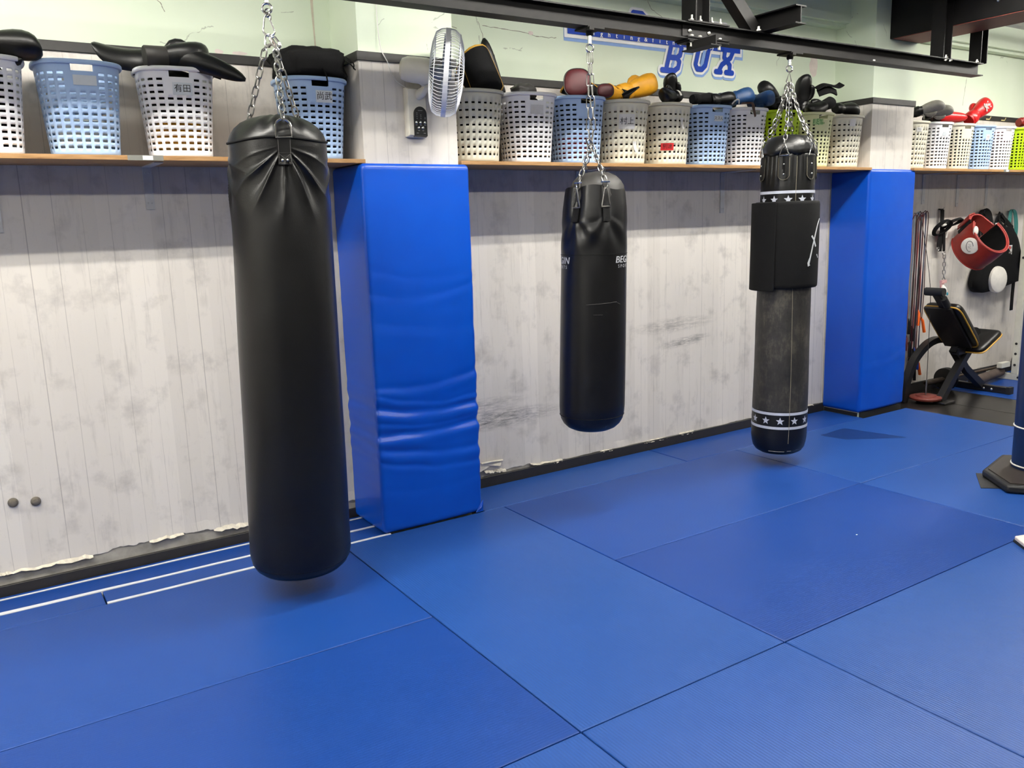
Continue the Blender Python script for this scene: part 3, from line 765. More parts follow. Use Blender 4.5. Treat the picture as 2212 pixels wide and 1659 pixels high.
rings = []
def ringat(B, z, r, n): return [Vector((B.ax(z) + r * math.cos(2 * PI * i / n), B.y + r * math.sin(2 * PI * i / n), z)) for i in range(n)]
for r, z in ((0.001, 0.098), (0.09, 0.0985), (0.15, 0.104), (0.183, 0.115), (0.204, 0.134), (0.217, 0.160), (0.224, 0.19)): rings.append(ringat(B1, z, r, N))
for k in range(280):
    z = lerp(0.215, 1.3, k / 60) if k < 60 else lerp(1.3, 1.99, (k - 59) / 220); rings.append([B1.P(2 * PI * i / N, z) for i in range(N)])
def dome(B, z, r, n, amp):
    out = []
    for i in range(n):
        th = 2 * PI * i / n; dz = 0
        for a in S1:
            u = ((th - a + PI) % (2 * PI) - PI)
            dz += amp * math.exp(-(u / 0.5) ** 2) * math.sin(u * 15 + r * 30)
        out.append(Vector((B.ax(z) + r * math.cos(th), B.y + r * math.sin(th), z + dz)))
    return out
for r, z, am in ((0.2, 2.0, 0), (0.192, 2.021, 0.004), (0.175, 2.046, 0.007), (0.15, 2.068, 0.008), (0.115, 2.086, 0.007), (0.07, 2.098, 0.003), (0.001, 2.104, 0)): rings.append(dome(B1, z, r, N, am))
m.loft(rings); m.build('bag_body', M_BLK, g1, sharp=80)
m = MB(); n = 120
m.tube([B1.P(2 * PI * i / n, 1.992 + 0.006 * math.sin(2 * PI * i / n * 3 + 1.2), 0.001) for i in range(n)], 0.0055, 6, True); m.build('zip_seam', M_BLKF, g1)
m = MB(); m.tube([B1.P(2 * PI * i / n, 0.16, -0.002, 0.2175) for i in range(n)], 0.0022, 6, True); m.build('bottom_seam', M_BLKF, g1)
for q, a in enumerate(S1):
    dl = 0.0265 / 0.2
    st = B1.patch(a - dl, a + dl, 1.888, 2.0, 0.009, 0.006, 6, 8).build('strap', M_BLKV, g1, bevel=0.001)
    st2 = B1.patch(a - dl * 1.0, a + dl * 1.0, 1.888, 1.935, 0.013, 0.006, 6, 6).build('strap_patch', M_BLKV, st, bevel=0.001)
    for s in (-1, 1):
        mm = MB(); mm.sphere(B1.P(a + s * 0.05, 1.906, 0.0145), (0.006, 0.006, 0.006), 10); mm.build('rivet', M_BOLT, st)
    th = MB()
    for (s0, za, s1, zb) in ((-0.8, 1.894, 0.8, 1.93), (0.8, 1.894, -0.8, 1.93), (-0.85, 1.892, -0.85, 1.985), (0.85, 1.892, 0.85, 1.985)):
        th.tube([B1.P(a + dl * lerp(s0, s1, k / 6), lerp(za, zb, k / 6), 0.0135) for k in range(7)], 0.0009, 4)
    th.build('stitching', mat('dark_thread', srgb(84, 82, 78), 0.7), st)
    if q: continue
    rm = MB(); p = B1.P(a, 1.995, 0.008); dring(rm, p, B1.nrm(a), 0.062, 0.07, 0.0042); rm.build('d_ring', M_CHROME, g1)
trolley(g1, 1.195, 2.525)
# carabiner and chains
hx = Vector((1.195, 3.6, 0)); sd = Vector((0.84, -0.54, 0))
m = MB(); chain(m, [hx + Vector((0, 0, 2.512)), hx + Vector((0, 0, 2.502))], 0.03, 0.02, 0.004); 
def zp(dx, z): return hx + sd * dx + Vector((0, 0, z))
m.tube(spline([zp(-0.003, 2.502), zp(-0.013, 2.49), zp(-0.02, 2.455), zp(-0.022, 2.44), zp(-0.014, 2.425), zp(0.006, 2.418), zp(0.022, 2.427), zp(0.024, 2.436)], 5), 0.0042, 8)
m.tube([zp(0.023, 2.44), zp(0.010, 2.478)], 0.0036, 8)
m.tube(spline([zp(-0.003, 2.502), zp(0.006, 2.503), zp(0.012, 2.492), zp(0.010, 2.48)], 5), 0.0042, 8)
m.build('carabiner', M_CHROME, g1)
m = MB(); m.tube(spline([zp(0.002, 2.424), zp(0.012, 2.405), zp(0.03, 2.375), zp(0.034, 2.36)], 4), 0.0055, 8); m.tube(link_loop(zp(-0.004, 2.40), (0.1, 0, 1), sd, 0.05, 0.026), 0.0045, 8, True)
m.tube(link_loop(zp(0.024, 2.392), (-0.5, 0.3, 0.8), sd, 0.052, 0.024), 0.0045, 8, True)
m.lathe([(0, -0.012), (0.007, -0.012), (0.007, 0.012), (0, 0.012)], 8, Matrix.Translation(zp(0.036, 2.385)) @ Matrix.Rotation(PI / 2, 4, 'X')); m.build('shackle', M_CHROME, g1)
hub = zp(0.0, 2.375)
tops = [zp(0.022, 2.365), zp(0.024, 2.36), zp(-0.022, 2.365)]
m = MB(); m.tube(spline([zp(-0.03, 2.36), zp(-0.014, 2.378), zp(0.004, 2.385), zp(0.02, 2.378), zp(0.03, 2.358)], 4), 0.0048, 8); m.build('shackle', M_STEEL, g1)
ends = [B1.P(S1[0], 2.062, 0.008), Vector((B1.ax(2.05), 3.6, 2.075)) + B1.nrm(S1[1]) * 0.12, Vector((B1.ax(2.05), 3.6, 2.075)) + B1.nrm(S1[2]) * 0.125]
for t, e in zip(tops, ends):
    m = MB(); chain(m, [t, e], 0.046, 0.024, 0.0033); m.build('chain', M_STEEL, g1)

# --- the short bag in the middle
g2 = thing('punching_bag', 'short black punching bag in the middle with white lettering at its sides', 'punching bag', (2.88, 3.6, 2.6), 'punching bags on the rail')
B2 = Bag(2.903, 2.858, 1.82, 0.486, 3.6, [(0.48, 0.181), (0.8, 0.182), (1.2, 0.179), (1.5, 0.177), (1.62, 0.175), (1.7, 0.170), (1.82, 0.155)])
ST2 = [B2.A(-36), B2.A(21), B2.A(150), B2.A(-150)]
def d2(th, z):
    d = 0.002 * noise.noise((math.cos(th) * 1.4, math.sin(th) * 1.4, z * 2.5 + 7))
    for a in ST2:
        u = ((th - a + PI) % (2 * PI) - PI) * 0.17; v = 1.66 - z
        if abs(u) > 0.25 or z < 1.2: continue
        d -= 0.020 * math.exp(-(u / 0.035) ** 2) * min(1, max(0, (z - 1.6) / 0.1))
        rho = math.hypot(u, v); ph = math.atan2(u, max(v, 0.001))
        if v > -0.03: d += 0.005 * math.exp(-((rho - 0.13) / 0.10) ** 2) * min(1, rho / 0.06) * math.sin(ph * 8 + 0.8) * math.exp(-(ph / 1.2) ** 4)
    return d
B2.disp = d2
N = 160; m = MB(); rings = []
for r, z in ((0.001, 0.480), (0.06, 0.482), (0.105, 0.49), (0.135, 0.504), (0.158, 0.526), (0.172, 0.552), (0.179, 0.585)): rings.append(ringat(B2, z, r, N))
for k in range(110):
    z = lerp(0.62, 1.80, k / 109); rings.append([B2.P(2 * PI * i / N, z + (0.012 * math.sin(2 * PI * i / N * 2 + 0.5) + 0.006 * math.sin(2 * PI * i / N * 5)) * max(0, (k - 90) / 19)) for i in range(N)])
for k in range(1, 8):
    z = lerp(1.80, 1.70, k / 7); rings.append([B2.P(2 * PI * i / N, z + (0.012 * math.sin(2 * PI * i / N * 2 + 0.5) + 0.006 * math.sin(2 * PI * i / N * 5)) * (1 - k / 7), -0.006) for i in range(N)])
m.loft(rings); m.build('bag_body', M_BLKV, g2, sharp=80)
m = MB(); rings = []
for r, z in ((0.15, 1.70), (0.152, 1.76), (0.142, 1.81), (0.125, 1.838), (0.10, 1.862), (0.06, 1.88), (0.001, 1.888)):
    rings.append([Vector((B2.ax(z) + 0.008 + (r + 0.006 * math.sin(th * 5 + z * 20)) * math.cos(th), 3.6 + (r + 0.006 * math.sin(th * 5 + z * 20)) * math.sin(th), z)) for th in [2 * PI * i / 64 for i in range(64)]])
m.loft(rings); m.build('top_cover', M_GREYL, g2, sharp=80)
m = MB(); m.tube([B2.P(2 * PI * i / 100, 0.575, 0.0005, 0.1775) for i in range(100)], 0.0018, 5, True); m.tube([B2.P(2 * PI * i / 100, 1.455, 0.0008) for i in range(100)], 0.0014, 5, True); m.build('seam', M_BLKF, g2)
m = MB()
for (a0, a1, z0, z1) in ((-12, 43, 1.195, 1.205), (44, 52, 1.2, 1.19), (0, 16, 1.142, 1.141), (-4, 40, 0.5755, 0.5755)):
    pts = [B2.P(B2.A(lerp(a0, a1, k / 16)), lerp(z0, z1, k / 16) + 0.002 * noise.noise((k * 0.7, a0, 1)), 0.0008 if z0 > 0.6 else -0.0005, None if z0 > 0.6 else 0.179) for k in range(17)]
    m.tube(pts, 0.0012 if z0 > 1.15 else 0.0008, 4)
m.build('scratch', mat('worn_grey_scratch', srgb(88, 86, 84), 0.7), g2)
for a in ST2:
    dl = 0.019 / 0.17
    B2.patch(a - dl, a + dl, 1.625, 1.70, 0.012, 0.006, 5, 6).build('strap', M_BLKF, g2, bevel=0.001)
    rm = MB(); p = B2.P(a, 1.70, 0.014); dring(rm, p, B2.nrm(a), 0.046, 0.098, 0.0038, True); rm.build('triangle_ring', M_STEEL, g2)
    rm = MB(); q = B2.P(a, 1.815, 0.012); t = Vector((-B2.nrm(a).y, B2.nrm(a).x, 0))
    rm.tube([q + t * x + Vector((0, 0, z)) for x, z in ((-0.012, 0.012), (-0.012, -0.01), (0, -0.025), (0.012, -0.01), (0.012, 0.012))], 0.0042, 7); rm.tube([q - t * 0.024 + Vector((0, 0, 0.012)), q + t * 0.024 + Vector((0, 0, 0.012))], 0.0045, 8); rm.build('shackle', M_CHROME, g2)
for a0 in (66, -74, 180):
    m = MB(); vs, fs = text_mesh('BEGIN', 0.05, 0.15, 1.05); vs = [(x * 1.15, y, z) for x, y, z in vs]
    for dx in (-0.0012, 0.0012): B2.decal([(x + dx, y, z) for x, y, z in vs], fs, B2.A(a0), 1.424, 0.0012 + dx * 0.1, m)
    vs, fs = text_mesh('SPORTS', 0.024, 0.0, 1.75); B2.decal(vs, fs, B2.A(a0), 1.39, 0.0012, m)
    m.build('lettering', mat('white_print', srgb(196, 198, 200), 0.6), g2, smooth=False, fix=False)
trolley(g2, 2.88, 2.508)
c2 = Vector((2.88, 3.6, 0))
for s in (-1, 1):
    m = MB(); chain(m, [c2 + sd * 0.004 * s + Vector((0, 0, 2.49)), c2 + sd * 0.010 * s + Vector((0, 0, 2.3)), c2 + sd * 0.014 * s + Vector((0, 0, 2.12)), c2 + sd * 0.006 * s + Vector((0, 0, 2.045))], 0.062, 0.02, 0.0029); m.build('chain', M_STEEL, g2)
m = MB()
for k in range(4): m.tube(link_loop(c2 + Vector((0.006 * (k - 1.5), 0.008 * (k % 2), 2.035 - 0.008 * k)), (0.4 * (k - 1.5), 0.2, 1), (1, k - 1.5, 0.2), 0.05, 0.024), 0.0036, 6, True)
m.build('chain_knot', M_STEEL, g2)
for a in ST2:
    m = MB(); chain(m, [c2 + B2.nrm(a) * 0.01 + Vector((0, 0, 2.02)), B2.P(a, 1.83, 0.008)], 0.042, 0.022, 0.003); m.build('chain', M_STEEL, g2)

# --- the long worn bag with star bands
g3 = thing('punching_bag', 'long worn punching bag with white star bands and a black wrap around its upper half', 'punching bag', (4.45, 3.6, 2.6), 'punching bags on the rail')
B3 = Bag(4.468, 4.447, 2.05, 0.075, 3.6, [(0.07, 0.176), (0.3, 0.177), (0.7, 0.172), (1.2, 0.166), (1.8, 0.165), (1.9, 0.162), (1.98, 0.158), (2.05, 0.155)])
ST3 = [B3.A(-9 + 60 * k) for k in range(6)]
def d3(th, z):
    d = 0.003 * noise.noise((math.cos(th) * 1.4, math.sin(th) * 1.4, z * 2.5 + 17))
    if z > 1.7:
        for a in ST3:
            u = ((th - a + PI / 6) % (PI / 3) - PI / 6)
            d += 0.006 * math.cos(u * 6) * min(1, (z - 1.7) / 0.2) / 6 + 0.004 / 6 * math.sin(u * 30) * min(1, (z - 1.8) / 0.1) * (z > 1.8)
    return d
B3.disp = d3
def worn_mat():
    t = NT('worn_grey_leather'); v = t.coord(); mp = t.coord((1, 1, 0.35))
    a = t.noise(v, 6, 6, 0.7); c = t.noise(mp, 60, 5, 0.75)
    f = t.math('MULTIPLY_ADD', a, 0.75, t.math('MULTIPLY', c, 0.4))
    t.set(col=t.ramp(f, [(0.42, srgb(20, 20, 19)), (0.58, srgb(42, 40, 36)), (0.74, srgb(78, 74, 64))]), rough=0.55)
    t.bump(c, 0.25, 0.003); return t.mat
M_WORN = worn_mat()
N = 120; m = MB(); rings = []
for r, z in ((0.001, 0.071), (0.07, 0.073), (0.12, 0.082), (0.148, 0.098), (0.165, 0.124), (0.172, 0.155)): rings.append(ringat(B3, z, r, N))
zs = [lerp(0.19, 0.38, k / 10) for k in range(11)]; rings += [[B3.P(2 * PI * i / N, z) for i in range(N)] for z in zs]
low = MB(); low.loft(rings, False); low.build('bag_bottom', M_BLKV, g3, sharp=80)
m = MB(); m.loft([[B3.P(2 * PI * i / N, lerp(0.38, 1.3, k / 50)) for i in range(N)] for k in range(51)], False); m.build('bag_body', M_WORN, g3, sharp=80)
m = MB(); rings = [[B3.P(2 * PI * i / N, lerp(1.3, 1.995, k / 50)) for i in range(N)] for k in range(51)]
rings += [[B3.P(2 * PI * i / N, z, 0, r) for i in range(N)] for r, z in ((0.15, 2.0), (0.1, 2.005), (0.001, 2.006))]
m.loft(rings, False); m.build('bag_top', M_BLK, g3, sharp=80)
m = MB(); rings = []
for r, z in ((0.10, 2.0), (0.152, 1.992), (0.163, 2.008), (0.162, 2.03), (0.155, 2.052), (0.14, 2.078), (0.118, 2.098), (0.098, 2.112), (0.05, 2.12), (0.001, 2.122)):
    rings.append([Vector((B3.ax(z) + rr * math.cos(th), 3.6 + rr * math.sin(th), z + 0.005 * math.cos((th - ST3[0]) * 6) * (r > 0.12))) for th in [2 * PI * i / N for i in range(N)] for rr in [r * (1 - 0.03 * math.cos((th - ST3[0]) * 6)) + 0.002 * noise.noise((math.cos(th) * 3, math.sin(th) * 3, z * 9))]])
m.loft(rings); m.build('top_cushion', M_BLK, g3, sharp=80)
for z in (1.768, 0.365, 0.272): B3.ring_band(z, 0.017, 0.0015).build('white_band', mat('white_print_band', srgb(188, 192, 204), 0.55), g3)
def star_on(B, a, z, R, mm):
    pts = []
    for k in range(10):
        rr = R if k % 2 == 0 else R * 0.42; t = PI / 2 + PI * k / 5; pts.append((rr * math.cos(t), rr * math.sin(t), 0))
    vs = [(0, 0, 0)] + pts; B.decal(vs, [(0, 1 + k, 1 + (k + 1) % 10) for k in range(10)], a, z, 0.002, mm)
for z in (0.318, 1.722):
    for k in range(12):
        star = MB(); star_on(B3, B3.A(2 + 30 * k), z, 0.027, star); star.build('star', mat('white_print_band', srgb(188, 192, 204), 0.55), g3, smooth=False, fix=False)
m = MB(); m.tube([B3.P(B3.A(19 + 2 * math.sin(z * 3)), z, 0.0008) for z in [lerp(0.17, 1.98, k / 60) for k in range(61)]], 0.0017, 5); m.build('side_seam', mat('pale_seam_thread', srgb(128, 122, 104), 0.7), g3)
m = MB()
for (a0, a1, z) in ((-50, -38, 0.125), (-22, 14, 0.112), (20, 30, 0.115), (42, 52, 0.12)):
    m.tube([B3.P(B3.A(lerp(a0, a1, k / 8)), z + 0.003 * noise.noise((k, a0, 0)), 0.001, 0.160) for k in range(9)], 0.0016, 5)
m.build('worn_edge', mat('worn_light_edge', srgb(150, 148, 142), 0.7), g3)
for a in ST3:
    dl = 0.036 / 0.165
    st = B3.patch(a - dl, a + dl, 1.835, 1.985, 0.006, 0.006, 8, 12, lambda t: min(1, math.sqrt(max(0.02, 1 - max(0, (0.24 - t) / 0.24) ** 2)))).build('strap_tab', M_BLK, g3)
    for z in (1.875, 1.935):
        mm = MB(); mm.sphere(B3.P(a, z, 0.008), 0.0058, 8); mm.build('rivet', M_BOLT, st)
    mm = MB(); o = []
    for k in range(21):
        t = PI * k / 20; o.append(B3.P(a - dl * 0.9 * math.cos(t), 1.872 - 0.03 * math.sin(t), 0.0065))
    o = [B3.P(a - dl * 0.9, 1.975, 0.0065)] + o + [B3.P(a + dl * 0.9, 1.975, 0.0065)]
    mm.tube(o, 0.0011, 4); mm.build('stitching', mat('pale_seam_thread', srgb(128, 122, 104), 0.7), st)
    rm = MB(); p = B3.P(a, 1.988, 0.012); dring(rm, p, B3.nrm(a), 0.056, 0.062, 0.0036, True); rm.build('triangle_ring', M_CHROME, g3)
trolley(g3, 4.45, 2.515)
c3 = Vector((4.45, 3.6, 0))
m = MB(); m.tube([c3 + sd * x + Vector((0, 0, z)) for x, z in ((0, 2.497), (-0.018, 2.44), (-0.008, 2.43), (0.012, 2.43), (0.014, 2.44))], 0.0036, 7, True); m.build('carabiner', M_STEEL, g3)
for k, a in enumerate(ST3):
    e = B3.P(a, 2.055, 0.012); t0 = c3 + B3.nrm(a) * 0.012 + Vector((0, 0, 2.43 - 0.006 * (k % 3))); mid = (t0 + e) / 2 - B3.nrm(a) * 0.018
    m = MB(); chain(m, spline([t0, mid, e], 4), 0.038, 0.021, 0.0032, twist=0.15); m.build('chain', M_STEEL, g3)
# the wrap round the star bag: lifts off, so it is a thing of its own
wr = thing('bag_wrap', 'black padded wrap strapped around the worn star banded bag', 'bag pad', (4.46, 3.6, 1.18))
m = MB(); n = 100; rings = []
def wz(a): return 0.0
for (z, o) in ((1.183, 0.012), (1.176, 0.018), (1.174, 0.026), (1.182, 0.033), (1.2, 0.035), (1.45, 0.036), (1.69, 0.034), (1.706, 0.031), (1.712, 0.024), (1.71, 0.016), (1.70, 0.012)):
    rings.append([B3.P(2 * PI * i / n, z, o + 0.003 * noise.noise((math.cos(2 * PI * i / n) * 2, math.sin(2 * PI * i / n) * 2, z * 3)), interp(B3.rt, z)) for i in range(n)])
m.loft(rings, False, False); m.build('padded_sleeve', M_BLKF, wr, sharp=60)
bk = B3.disp; B3.disp = None
m = B3.patch(B3.A(-100), B3.A(-17), 1.158, 1.708, 0.052, 0.016, 30, 30); m.build('overlap_flap', M_BLKF, wr, bevel=0.004)
mk = MB()
def mark(pts, wd):
    P = [B3.P(B3.A(a), z, 0.0375) for a, z in pts]; mk.strap(P, [B3.nrm(B3.A(a)) for a, z in pts], wd, 0.0015)
mark([(44, 1.318), (50, 1.40), (56, 1.47), (66, 1.56), (75, 1.60)], 0.010)
mark([(47, 1.318), (43, 1.312), (42, 1.33), (46, 1.36)], 0.006)
mark([(49, 1.497), (55, 1.475), (62, 1.43)], 0.012)
mark([(68, 1.38), (74, 1.36)], 0.008)
mk.build('white_mark', mat('white_print', srgb(196, 198, 200), 0.6), wr, smooth=False, fix=False)
B3.disp = bk

# ---------------------------------------------------------------- laundry baskets
def section(p, asp, N):
    D = 1440; pts = []
    for k in range(D):
        a = 2 * PI * k / D - PI / 2          # starts at the front (-y), runs to +x
        ca, sa = math.cos(a), math.sin(a)
        pts.append(Vector((math.copysign(abs(ca) ** (2 / p), ca), asp * math.copysign(abs(sa) ** (2 / p), sa))))
    acc = [0]
    for k in range(D): acc.append(acc[-1] + (pts[(k + 1) % D] - pts[k]).length)
    out = []; j = 0
    for i in range(N):
        t = acc[-1] * i / N
        while acc[j + 1] < t: j += 1
        f = (t - acc[j]) / (acc[j + 1] - acc[j]); out.append(pts[j].lerp(pts[(j + 1) % D], f))
    return out, acc[-1]
KIND = {   # superellipse power, depth ratio, top and base half width, rows, hole height, row pitch, first row z, hole fraction, columns, handle, height
    'A': dict(p=2.9, asp=0.90, top=0.1655, bot=0.135, rows=12, hh=0.0096, pitch=0.0270, z0=0.030, hf=0.62, cols=26, handle=True, h=0.382),
    'B': dict(p=2.5, asp=0.96, top=0.1655, bot=0.138, rows=8, hh=0.0098, pitch=0.0385, z0=0.036, hf=0.5, cols=28, handle=False, h=0.378),
    'C': dict(p=2.8, asp=0.92, top=0.1655, bot=0.134, rows=12, hh=0.0130, pitch=0.0262, z0=0.030, hf=0.44, cols=26, handle=True, h=0.382),
}
SUBC = 8
for k in KIND.values(): k['sec'], k['per'] = section(k['p'], k['asp'], k['cols'] * SUBC)
def bw(K, z): return lerp(K['bot'], K['top'], (z / K['h']) ** 1.08)
def bpt(K, i, z, off=0.0):
    s = K['sec']; n = len(s); q = s[i % n]; r = bw(K, z)
    if z < 0.014: r -= 0.012 * (1 - math.sqrt(max(0, 1 - (1 - z / 0.014) ** 2)))
    t = (s[(i + 1) % n] - s[i - 1]).normalized()
    return Vector((q.x * r + t.y * off, q.y * r - t.x * off, z))
def bsurf(K, x, z, off):       # a point on the front face, x metres to the right of its middle
    u = x / (bw(K, z) * K['per']) * len(K['sec']); i = math.floor(u); f = u - i
    return bpt(K, i, z, off).lerp(bpt(K, i + 1, z, off), f)
_bm = {}
def basket_mesh(kd, col):
    if (kd, col) in _bm: return _bm[(kd, col)]
    K = KIND[kd]; n = len(K['sec'])
    zs = [0, 0.004, 0.009, 0.014]; hole = [False] * 3
    z = K['z0']; zs.append(z); hole.append(False)
    for r in range(K['rows']):
        zs.append(z + K['hh']); hole.append(r + 1); z += K['pitch']
        if r < K['rows'] - 1: zs.append(z); hole.append(False)
    top = zs[-1]
    hz0, hz1 = K['h'] - 0.040, K['h'] - 0.014
    if K['handle']:
        zs = [q for q in zs if q < hz0 - 0.004 or q > hz1 + 0.02]
        hole = hole[:len(zs) - 1]
        for q, hh in ((hz0, False), (hz1, 'H'), (K['h'], False)): zs.append(q); hole.append(hh)
    else:
        for q in (lerp(top, K['h'], 0.5), K['h']): zs.append(q); hole.append(False)
    hw = max(1, round(K['hf'] * SUBC))
    def skip(i, j):
        h = hole[j]
        if not h: return False
        c = ((i + SUBC // 2) // SUBC) % K['cols']; w = (i + SUBC // 2) % SUBC
        half = K['cols'] // 2
        cc = min(c, K['cols'] - c); cb = abs(c - half)
        if h == 'H':
            ii = min(i % n, n - i % n); return ii < 9 or abs(i - n // 2) < 9
        if K['handle'] and h >= K['rows'] - 2 and (cc <= 1): return False
        a = (SUBC - hw) // 2
        return a <= w < a + hw
    m = MB()
    m.grid(lambda i, j: bpt(K, i, zs[j]), n, len(zs) - 1, skip, True)
    m.poly([bpt(K, i, 0) for i in range(n)])
    o = m.build('basket_body', PL[col], None, sharp=50, solid=0.003)
    rm = MB(); rings = []
    for off, dz in ((-0.002, -0.004), (0.010, -0.004), (0.0125, 0.0), (0.012, 0.010), (0.008, 0.0145), (0.001, 0.0145), (-0.003, 0.011)):
        rings.append([bpt(K, i, K['h'] - 0.010, off) + Vector((0, 0, dz)) for i in range(n)])
    rm.loft(rings, False, True); q = rm.build('rim', PL[col], o, sharp=50)
    _bm[(kd, col)] = (o.data, q.data)
    bpy.data.objects.remove(q); bpy.data.objects.remove(o)
    return _bm[(kd, col)]
def plastic(name, c):
    m = mat(name, c, 0.42, var=0.025, vs=8, spec=0.4)
    b = m.node_tree.nodes['Principled BSDF']; b.inputs['Subsurface Weight'].default_value = 0.0
    return m
PL = {'w': plastic('white_basket_plastic', srgb(242, 242, 245)), 'b': plastic('light_blue_basket_plastic', srgb(172, 200, 238)), 'k': plastic('cream_basket_plastic', srgb(226, 222, 202)),
      'y': plastic('pale_yellow_green_plastic', srgb(222, 224, 176)), 'l': plastic('lime_green_plastic', srgb(172, 204, 16)), 'g': plastic('greyish_cream_plastic', srgb(206, 204, 188))}
M_CLEARL = mat('sticker', srgb(216, 222, 228), 0.4, var=0.05)
def basket(kd, col, x, lab, y=4.205, rot=0.0, lift=0.0, label=None):
    K = KIND[kd]
    r = thing('laundry_basket', lab, 'basket', (x, y, SZ + 0.0005), 'laundry baskets of sports gear along the shelves')
    for nm, me in zip(('basket_body', 'rim'), basket_mesh(kd, col)):
        o = bpy.data.objects.new(nm, me); C.objects.link(o); o.parent = r
        if nm == 'basket_body':
            md = o.modifiers.new('thickness', 'SOLIDIFY'); md.thickness = 0.003; md.offset = -1
    if label:
        txt, lx, lz, w, h, sz, pm, im = label
        m = MB(); o0 = Vector((x, y, SZ + 0.0005))
        m.grid(lambda i, j: bsurf(K, lx + w * (i / 8 - 0.5), lz + h * (j / 2 - 0.5), 0.0025) + o0, 8, 2)
        p = m.build('name_label', pm, r, smooth=False, fix=False)
        if txt:
            vs, fs = text_mesh(txt, sz); m = MB()
            m.add([bsurf(K, lx + vx, lz + vy, 0.004) + o0 for vx, vy, _ in vs], fs); m.build('handwriting', im, p, smooth=False, fix=False)
    r.rotation_euler = (0, 0, rot)
    return r
M_REDL = mat('red_label', srgb(206, 30, 34), 0.5)
M_GRNI = mat('green_ink', srgb(70, 140, 70), 0.6)
PAPS = mat('printed_tag', srgb(206, 206, 208), 0.5, var=0.1)
MX = lambda i: 2.513 + 0.3637 * i
RX = lambda i: 6.695 + 0.339 * i
BK = [
    ('A', 'w', 0.165, 'white laundry basket cut off by the left edge of the photo', None),
    ('A', 'b', 0.537, 'light blue laundry basket without anything piled on top, second from the left', ('', 0.01, 0.305, 0.09, 0.04, 0.03, M_CLEARL, M_INK)),
    ('A', 'w', 0.937, 'white laundry basket with two handwritten characters and black guards hanging over its rim', ('有田', 0.012, 0.293, 0.082, 0.052, 0.036, M_CLEARL, M_INK)),
    ('A', 'b', 1.578, 'light blue laundry basket behind the chains of the big bag, holding a black cloth bag', ('尚武', 0.02, 0.295, 0.085, 0.056, 0.040, M_CLEARL, M_INK)),
    ('B', 'g', MX(0), 'greyish cream basket right beside the wall fan with tall gold trimmed guards in it', None),
    ('A', 'w', MX(1), 'white basket with a small printed tag, second to the right of the wall fan', ('', 0.005, 0.292, 0.08, 0.05, 0.03, PAPS, M_INK)),
    ('A', 'b', MX(2), 'light blue basket with maroon mitts on top, behind the middle bag chain', None),
    ('B', 'k', MX(3), 'cream basket with a white paper of two characters and a yellow glove on top', ('村上', -0.07, 0.252, 0.105, 0.088, 0.046, M_PAPER, M_INK)),
    ('B', 'k', MX(4), 'cream basket with a small red label low on its front', ('別途', -0.085, 0.112, 0.085, 0.044, 0.032, M_REDL, M_INK)),
    ('A', 'b', MX(5), 'light blue basket with flat black gloves on top, right of the red labelled basket', ('ススん', 0.012, 0.30, 0.07, 0.036, 0.026, M_CLEARL, M_INK)),
    ('A', 'w', MX(6), 'white basket holding a pair of blue gloves, brown strap over its rim', None),
    ('C', 'l', MX(7), 'lime green basket behind the chains of the star banded bag', ('', -0.005, 0.29, 0.05, 0.036, 0.02, M_CLEARL, M_INK)),
    ('C', 'y', MX(8), 'pale yellow green basket with a smeared green mark, second from the far pillar', ('ψξ‰', -0.045, 0.318, 0.09, 0.04, 0.05, mat('pale_green_tape', srgb(170, 200, 140), 0.5), M_GRNI)),
    ('B', 'k', MX(9), 'cream basket touching the far pillar with a small white tag at its rim', ('', -0.042, 0.325, 0.06, 0.05, 0.02, M_PAPER, M_INK)),
    ('B', 'k', RX(0), 'cream basket just beyond the far pillar with grey and black gloves on it', ('ｻｲﾄ', -0.06, 0.312, 0.06, 0.035, 0.024, M_PAPER, M_INK)),
    ('A', 'w', RX(1), 'white basket beyond the far pillar, between two cream ones', ('', 0.0, 0.29, 0.05, 0.03, 0.02, M_CLEARL, M_INK)),
    ('C', 'k', RX(2), 'cream basket beyond the far pillar under the shiny red guard', None),
    ('A', 'b', RX(3), 'light blue basket beyond the far pillar', ('ﾅｶ', 0.0, 0.28, 0.05, 0.05, 0.03, M_CLEARL, mat('red_ink', srgb(150, 60, 60), 0.6))),
    ('A', 'w', RX(4), 'white basket at the far right with a dark red opening under its rim', None),
    ('C', 'l', RX(5), 'lime green basket at the right edge of the photo', None),
]
for i, (kd, col, x, lab, lb) in enumerate(BK):
    bo_ = basket(kd, col, x, lab, label=lb, rot={2: -0.08}.get(i, 0.0) if i < 4 else (-0.13 if kd != 'B' else 0.0), lift=0)
    if i >= 14: bo_.scale = (0.93, 0.93, 0.985)
    if i in (7, 8):
        lx, za, zb = ((-0.012, 0.07, 0.135), (0.012, 0.22, 0.29))[i - 7]; K = KIND[kd]; o0 = Vector((x, 4.205, SZ + 0.0005))
        m = MB(); m.grid(lambda a, c: bsurf(K, lx + 0.028 * (a / 3 - 0.5) * (0.5 + 0.5 * c / 5), lerp(za, zb, c / 5), 0.003 + 0.022 * (1 - c / 5) ** 2) + o0, 3, 5)
        m.build('paper_tag', M_PAPER, bo_, smooth=False, fix=False)
